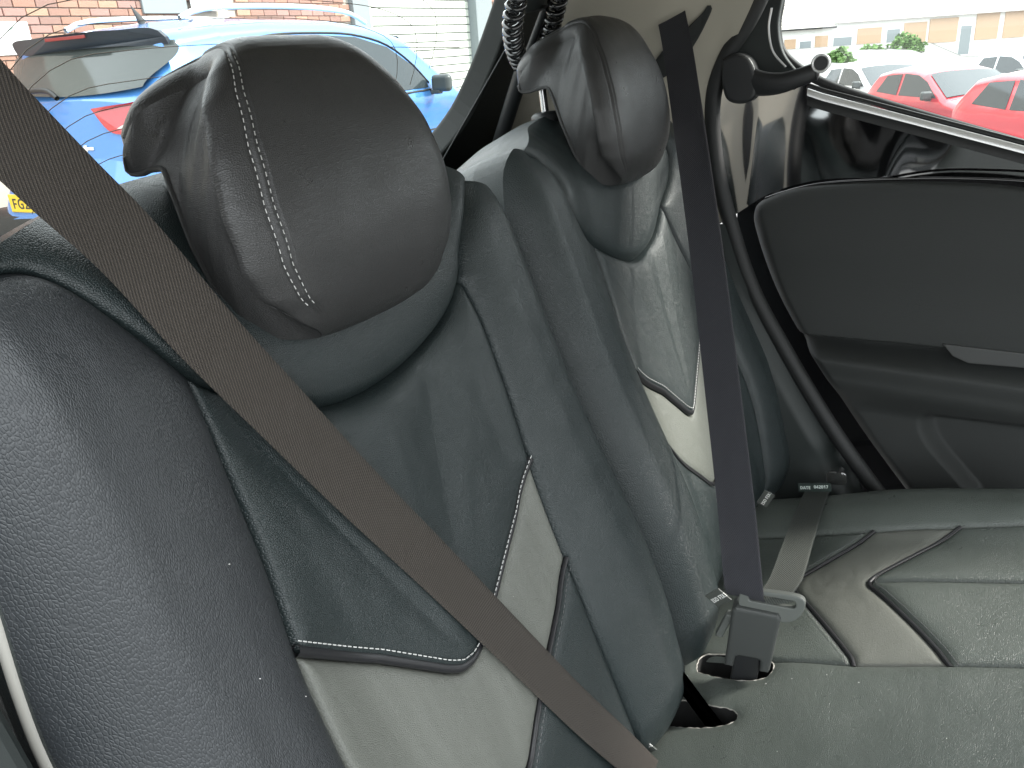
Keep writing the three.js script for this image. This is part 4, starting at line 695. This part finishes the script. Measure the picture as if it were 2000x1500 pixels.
{
  const car = carThing('parked_car', 'blue SUV with roof rails parked behind the rear window', 'car', SUV, [3.66, 0, -5.45], 0.02, 'parked cars'), { T, add, B } = car;
  // rear screen, spoiler, lamps, plate
  const rearPatch = (pts, fx, d = 0.006) => { const g = shapeGeo(pts, d, 0.0), a = g.attributes.position; for (let i = 0; i < a.count; i++) { const z = a.getX(i), y = a.getY(i), q = a.getZ(i); a.setXYZ(i, fx(y, z) - q, y, z); } g.computeVertexNormals(); return g; };
  const gx = (y, z) => lerp(0.115, 0.285, (y - 1.20) / 0.26) - 0.02 + 0.10 * (z / 0.85) ** 4 * 0.6;
  { const r = []; for (let j = 0; j <= 14; j++) { const v = j / 14, row = []; for (let i = 0; i <= 28; i++) { const u = i / 14 - 1, w = 0.66 + 0.20 * ss(0, 0.75, v) - 0.05 * ss(0.8, 1, v), z = u * w, y = lerp(1.195 + 0.035 * u * u, 1.50, v); row.push(V(gx(y, z) - 0.006, y, z)); } r.push(row); }
    add('rear_window', gridGeo(r, null, V(-1, 0, 0)), new THREE.MeshPhysicalMaterial({ color: C(0.06, 0.07, 0.068), roughness: 0.06 })); }
  const spo = add('spoiler', rearPatch(smooth([[-0.78, 1.475], [-0.4, 1.485], [0, 1.49], [0.4, 1.485], [0.78, 1.475], [0.76, 1.555], [0.4, 1.582], [0, 1.587], [-0.4, 1.582], [-0.76, 1.555], [-0.78, 1.475]], 70).slice(0, 69), (y, z) => 0.285 - 0.06 * (y - 1.475) / 0.11 + 0.06 * (z / 0.85) ** 2, 0.03), new THREE.MeshPhysicalMaterial({ color: C(0.035, 0.045, 0.06), roughness: 0.35 }));
  add('brake_lamp', new RoundedBoxGeometry(0.012, 0.022, 0.42, 2, 0.004).translate(0.200, 1.562, -0.08), new THREE.MeshPhysicalMaterial({ color: C(0.22, 0.02, 0.02), roughness: 0.25 }), spo);
  const red = new THREE.MeshPhysicalMaterial({ color: C(0.45, 0.02, 0.03), roughness: 0.15, clearcoat: 1 }), lensW = new THREE.MeshPhysicalMaterial({ color: C(0.6, 0.58, 0.55), roughness: 0.2 });
  for (const s of [-1, 1]) {
    const l = add('tail_lamp', rearPatch(smooth([[0.26, 1.115], [0.55, 1.135], [0.86, 1.14], [0.87, 1.0], [0.62, 0.955], [0.40, 0.965], [0.26, 1.115]], 40).slice(0, 39).map(p => [p[0] * s, p[1]]), (y, z) => 0.04 + 0.10 * (Math.abs(z) / 0.85) ** 4 - 0.01, 0.02), red);
    add('lens', rearPatch(smooth([[0.48, 0.985], [0.62, 0.985], [0.82, 1.01], [0.80, 1.03], [0.55, 1.01], [0.48, 0.985]], 24).slice(0, 23).map(p => [p[0] * s, p[1]]), (y, z) => 0.012 + 0.10 * (Math.abs(z) / 0.85) ** 4 - 0.01, 0.006), lensW, l);
    add('roof_rail', tube([[0.60, 1.64, s * 0.60], [0.75, 1.69, s * 0.61], [1.3, 1.72, s * 0.61], [2.1, 1.71, s * 0.60], [2.5, 1.67, s * 0.59], [2.7, 1.60, s * 0.58]], 0.020, 8), M.bright);
    add('window_trim', tube([[0.60, 1.19, 1], [0.84, 1.425, 1], [1.2, 1.505, 1], [1.8, 1.522, 1], [2.32, 1.495, 1], [2.72, 1.405, 1], [3.0, 1.24, 1], [3.18, 1.06, 1]].map(p => [p[0], p[1], s * (B.side(p[0], p[1]) + 0.004)]), 0.009, 6), M.rubber);
    add('waist_trim', tube([[0.8, 1.0, 1], [1.5, 0.985, 1], [2.3, 0.985, 1], [3.18, 1.0, 1]].map(p => [p[0], p[1], s * (B.side(p[0], p[1]) + 0.004)]), 0.010, 6), M.rubber);
    for (const x of [0.98, 1.80]) add('door_gap', tube([[x, 0.40], [x, 0.6], [x, 0.8], [x, 0.97]].map(p => [p[0], p[1], s * (B.side(p[0], p[1]) + 0.001)]), 0.004, 5), M.rubber);
    for (let r = 0; r < 3; r++) add('side_lettering', new RoundedBoxGeometry(0.17 - 0.03 * r, 0.016, 0.004, 1, 0.001).translate(3.16 - 0.01 * r, 0.64 - 0.042 * r, s * (B.side(3.16, 0.64 - 0.042 * r) + 0.004)), M.rubber);
  }
  add('aerial', new THREE.ConeGeometry(0.018, 0.15, 12).scale(2.2, 1, 0.7).rotateZ(0.55).translate(0.66, 1.70, 0.12), M.black);
  add('rear_wiper', tube([[0.045, 1.19, -0.10], [0.05, 1.235, -0.18], [0.055, 1.245, -0.40], [0.06, 1.235, -0.62]], 0.018, 8), M.black);
  add('number_plate', new RoundedBoxGeometry(0.012, 0.125, 0.62, 2, 0.004).translate(-0.195, 0.515, -0.26), new THREE.MeshStandardMaterial({ color: C(0.60, 0.45, 0.05), roughness: 0.5 }));
  const pm = new THREE.MeshStandardMaterial({ map: canvasTex(512, 104, (x, w, h) => { x.fillStyle = '#d8b42a'; x.fillRect(0, 0, w, h); x.fillStyle = '#2c2a22'; x.font = 'bold 92px sans-serif'; x.fillText('FG23', 20, 86); }), roughness: 0.5 });
  const pf = new THREE.PlaneGeometry(0.60, 0.112).rotateY(-Math.PI / 2).translate(-0.2035, 0.515, -0.26); add('plate_face', pf, pm);
  add('badge', new RoundedBoxGeometry(0.01, 0.022, 0.16, 2, 0.004).translate(0.008, 0.86, 0.12), M.bright); add('badge', new RoundedBoxGeometry(0.01, 0.045, 0.03, 2, 0.004).translate(0.007, 0.86, 0.12), M.bright);
  add('bumper', new RoundedBoxGeometry(0.22, 0.24, 1.80, 3, 0.06).translate(-0.09, 0.34, 0), M.black);
}

// ------------------------------------------------------------------ outside, beyond the door window: houses, shrubs, parked cars
const LAT = V(0.477, 0, 0.879).normalize(), FWD = V(0.866, 0, -0.5).normalize();
const yawLat = Math.atan2(-LAT.z, LAT.x);                // local +x along LAT, local -z ahead
const camLoc = (lat, dep, y) => V(0, y, 0).addScaledVector(LAT, lat).addScaledVector(FWD, dep);
{
  const D = 64, hp = camLoc(29, D, -1.45);
  const T = new THREE.Group(); T.name = numbered('terraced_house'); scene.add(T); T.position.copy(hp); T.rotation.y = yawLat; info(T, 'long pale brick house with a tiled roof across the car park', 'house');
  const add = (n, g, m, p = T) => { const o = new THREE.Mesh(g, m); o.name = n; o.castShadow = o.receiveShadow = true; p.add(o); return o; };
  const white = new THREE.MeshStandardMaterial({ color: C(0.80, 0.80, 0.77), roughness: 0.7 }), brick = new THREE.MeshStandardMaterial({ color: C(0.52, 0.36, 0.24), roughness: 0.9, bumpMap: withRepeat(fine, 2), bumpScale: 0.01 }), tile = new THREE.MeshStandardMaterial({ color: C(0.50, 0.46, 0.42), roughness: 0.85 });
  const pane = new THREE.MeshPhysicalMaterial({ color: C(0.25, 0.28, 0.29), roughness: 0.05 });
  add('wall', box(-9.5, 20, 0, 2.85, -6, -0.06), white);
  const wall2 = add('wall', box(-4.2, 20, 2.85, 3.2, -6, -0.06), white);
  for (const [a, b, c, d] of [[-7.7, -6.9, 0.9, 2.1], [-5.5, -4.6, 0.9, 2.2], [-2.5, -0.8, 0.8, 2.5], [0.8, 2.4, 1.2, 2.65], [2.6, 4.6, 1.2, 2.8], [5.9, 7.5, 1.2, 3.0], [7.9, 9.4, 1.2, 3.05], [10.4, 13, 0.2, 3.05]]) add('brick_panel', box(a, b, c, d, -0.10, 0.03), brick);
  for (const [a, b, c, d] of [[-6.7, -5.7, 0.9, 2.0], [-4.3, -2.8, 0.1, 2.1], [-0.5, 0.6, 1.2, 2.4], [4.75, 5.7, 0.2, 2.3], [9.5, 10.3, 0.2, 2.3]]) { const w = add('window', box(a, b, c, d, -0.08, 0.01), white); add('glass', box(a + 0.1, b - 0.1, c + 0.1, d - 0.1, -0.02, 0.03), pane, w); }
  for (const [x, y] of [[0.45, 1.75], [0.45, 1.35], [9.62, 2.45], [9.62, 1.95]]) add('lantern', new RoundedBoxGeometry(0.16, 0.30, 0.16, 2, 0.03).translate(x, y, 0.12), M.black);
  for (let k = 0; k < 16; k++) { const y = 3.05 + k * 0.22, z = 0.25 - k * 0.34; const g = new THREE.BoxGeometry(24.4, 0.05, 0.40).rotateX(0.57 - 0.1).translate(8.0, y, z); add('tile_course', g, tile); }
  for (let k = 0; k < 9; k++) { const g = new THREE.BoxGeometry(5.6, 0.05, 0.40).rotateX(0.47).translate(-7.0, 2.75 + k * 0.22, 0.25 - k * 0.34); add('tile_course', g, tile); }
  add('gutter', new THREE.CylinderGeometry(0.06, 0.06, 5.6, 8).rotateZ(Math.PI / 2).translate(-7, 2.72, 0.46), M.black);
  // shrubs
  const leafM = new THREE.MeshPhysicalMaterial({ color: C(0.10, 0.19, 0.05), roughness: 0.85, transmission: 0.0, side: THREE.DoubleSide });
  const shrub = (lat, dep, y, rx, ry, label) => {
    const n = 1500, geo = []; const base = new THREE.PlaneGeometry(0.16, 0.10);
    for (let i = 0; i < n; i++) { const a = rnd() * 6.283, b = Math.acos(2 * rnd() - 1), r = 0.45 + 0.55 * Math.cbrt(rnd()), l = 0.75 + 0.35 * noise3.noise(Math.cos(a) * 2 + lat, Math.sin(a) * 2, Math.cos(b) * 2 + 3); const g = base.clone().rotateX(rnd() * 6).rotateY(rnd() * 6).translate(Math.sin(b) * Math.cos(a) * rx * r * l, ry + Math.cos(b) * ry * r * l, Math.sin(b) * Math.sin(a) * rx * 0.7 * r * l); geo.push(g); }
    const c = camLoc(lat, dep, y), T = new THREE.Group(); T.name = numbered('shrub'); scene.add(T); T.position.copy(c); info(T, label, 'shrub', 'shrubs in front of the house');
    const m = new THREE.Mesh(mergeGeometries(geo), leafM); m.name = 'foliage'; m.castShadow = true; T.add(m); stuff(m);
    const st = new THREE.Mesh(new THREE.CylinderGeometry(0.04, 0.07, ry * 1.3, 7).translate(0, ry * 0.6, 0), new THREE.MeshStandardMaterial({ color: C(0.12, 0.08, 0.05), roughness: 0.9 })); st.name = 'stem'; T.add(st);
  };
  shrub(21.6, 50, -1.22, 1.7, 0.80, 'taller green shrub in front of the brick house'); shrub(24.0, 51, -1.22, 1.7, 1.05, 'round green shrub beside the taller one at the house'); shrub(14.2, 36, -1.05, 1.1, 0.85, 'low yellow-green bush left of the other shrubs');
  const HATCH = (c) => ({ L: 3.9, W: 1.72, belt: 0.92, tumble: 0.34, paint: paint(c), glass: glassDark, ws: [2.05, 2.80], rs: [0.12, 0.42], axles: [0.65, 3.15], mirror: [2.45, 1.0, 0.09], top: [[-0.02, 0.45], [0.0, 0.8], [0.08, 1.0], [0.45, 1.38], [0.9, 1.46], [1.5, 1.47], [2.0, 1.40], [2.85, 0.98], [3.3, 0.90], [3.7, 0.78], [3.85, 0.62], [3.9, 0.45]], windows: [[[0.55, 1.0], [0.75, 1.30], [1.25, 1.34], [1.30, 0.96]], [[1.38, 0.96], [1.34, 1.35], [1.8, 1.33], [2.15, 1.22], [2.60, 0.96]]] });
  const facing = Math.atan2(FWD.z, -FWD.x); // nose towards us
  const lampM = new THREE.MeshPhysicalMaterial({ color: C(0.75, 0.76, 0.76), roughness: 0.12 });
  const park = (c, lat, dep, y, label, turn = 0) => { const p = camLoc(lat, dep, y), { add } = carThing('parked_car', label, 'car', HATCH(c), p.toArray(), facing + turn, 'parked cars'); for (const s of [-1, 1]) add('headlight', new RoundedBoxGeometry(0.25, 0.13, 0.36, 3, 0.05).translate(3.68, 0.68, s * 0.60), lampM); add('grille', new RoundedBoxGeometry(0.06, 0.12, 0.7, 2, 0.03).translate(3.87, 0.56, 0), M.black); add('bumper', new RoundedBoxGeometry(0.20, 0.20, 1.62, 3, 0.07).translate(3.80, 0.36, 0), M.black); };
  park([0.60, 0.03, 0.05], 7.9, 13.6, -0.90, 'bright red hatchback nearest the door window', 0.12);
  park([0.50, 0.02, 0.04], 8.6, 18.4, -0.98, 'red hatchback parked beyond the nearest one', 0.1);
  park([0.72, 0.73, 0.74], 9.4, 23.4, -1.02, 'white hatchback parked in front of the shrubs', 0.1);
  park([0.60, 0.62, 0.64], 13.6, 24.0, -1.02, 'silver hatchback at the right of the car park', 0.1);
}
renderer.render(scene, camera);
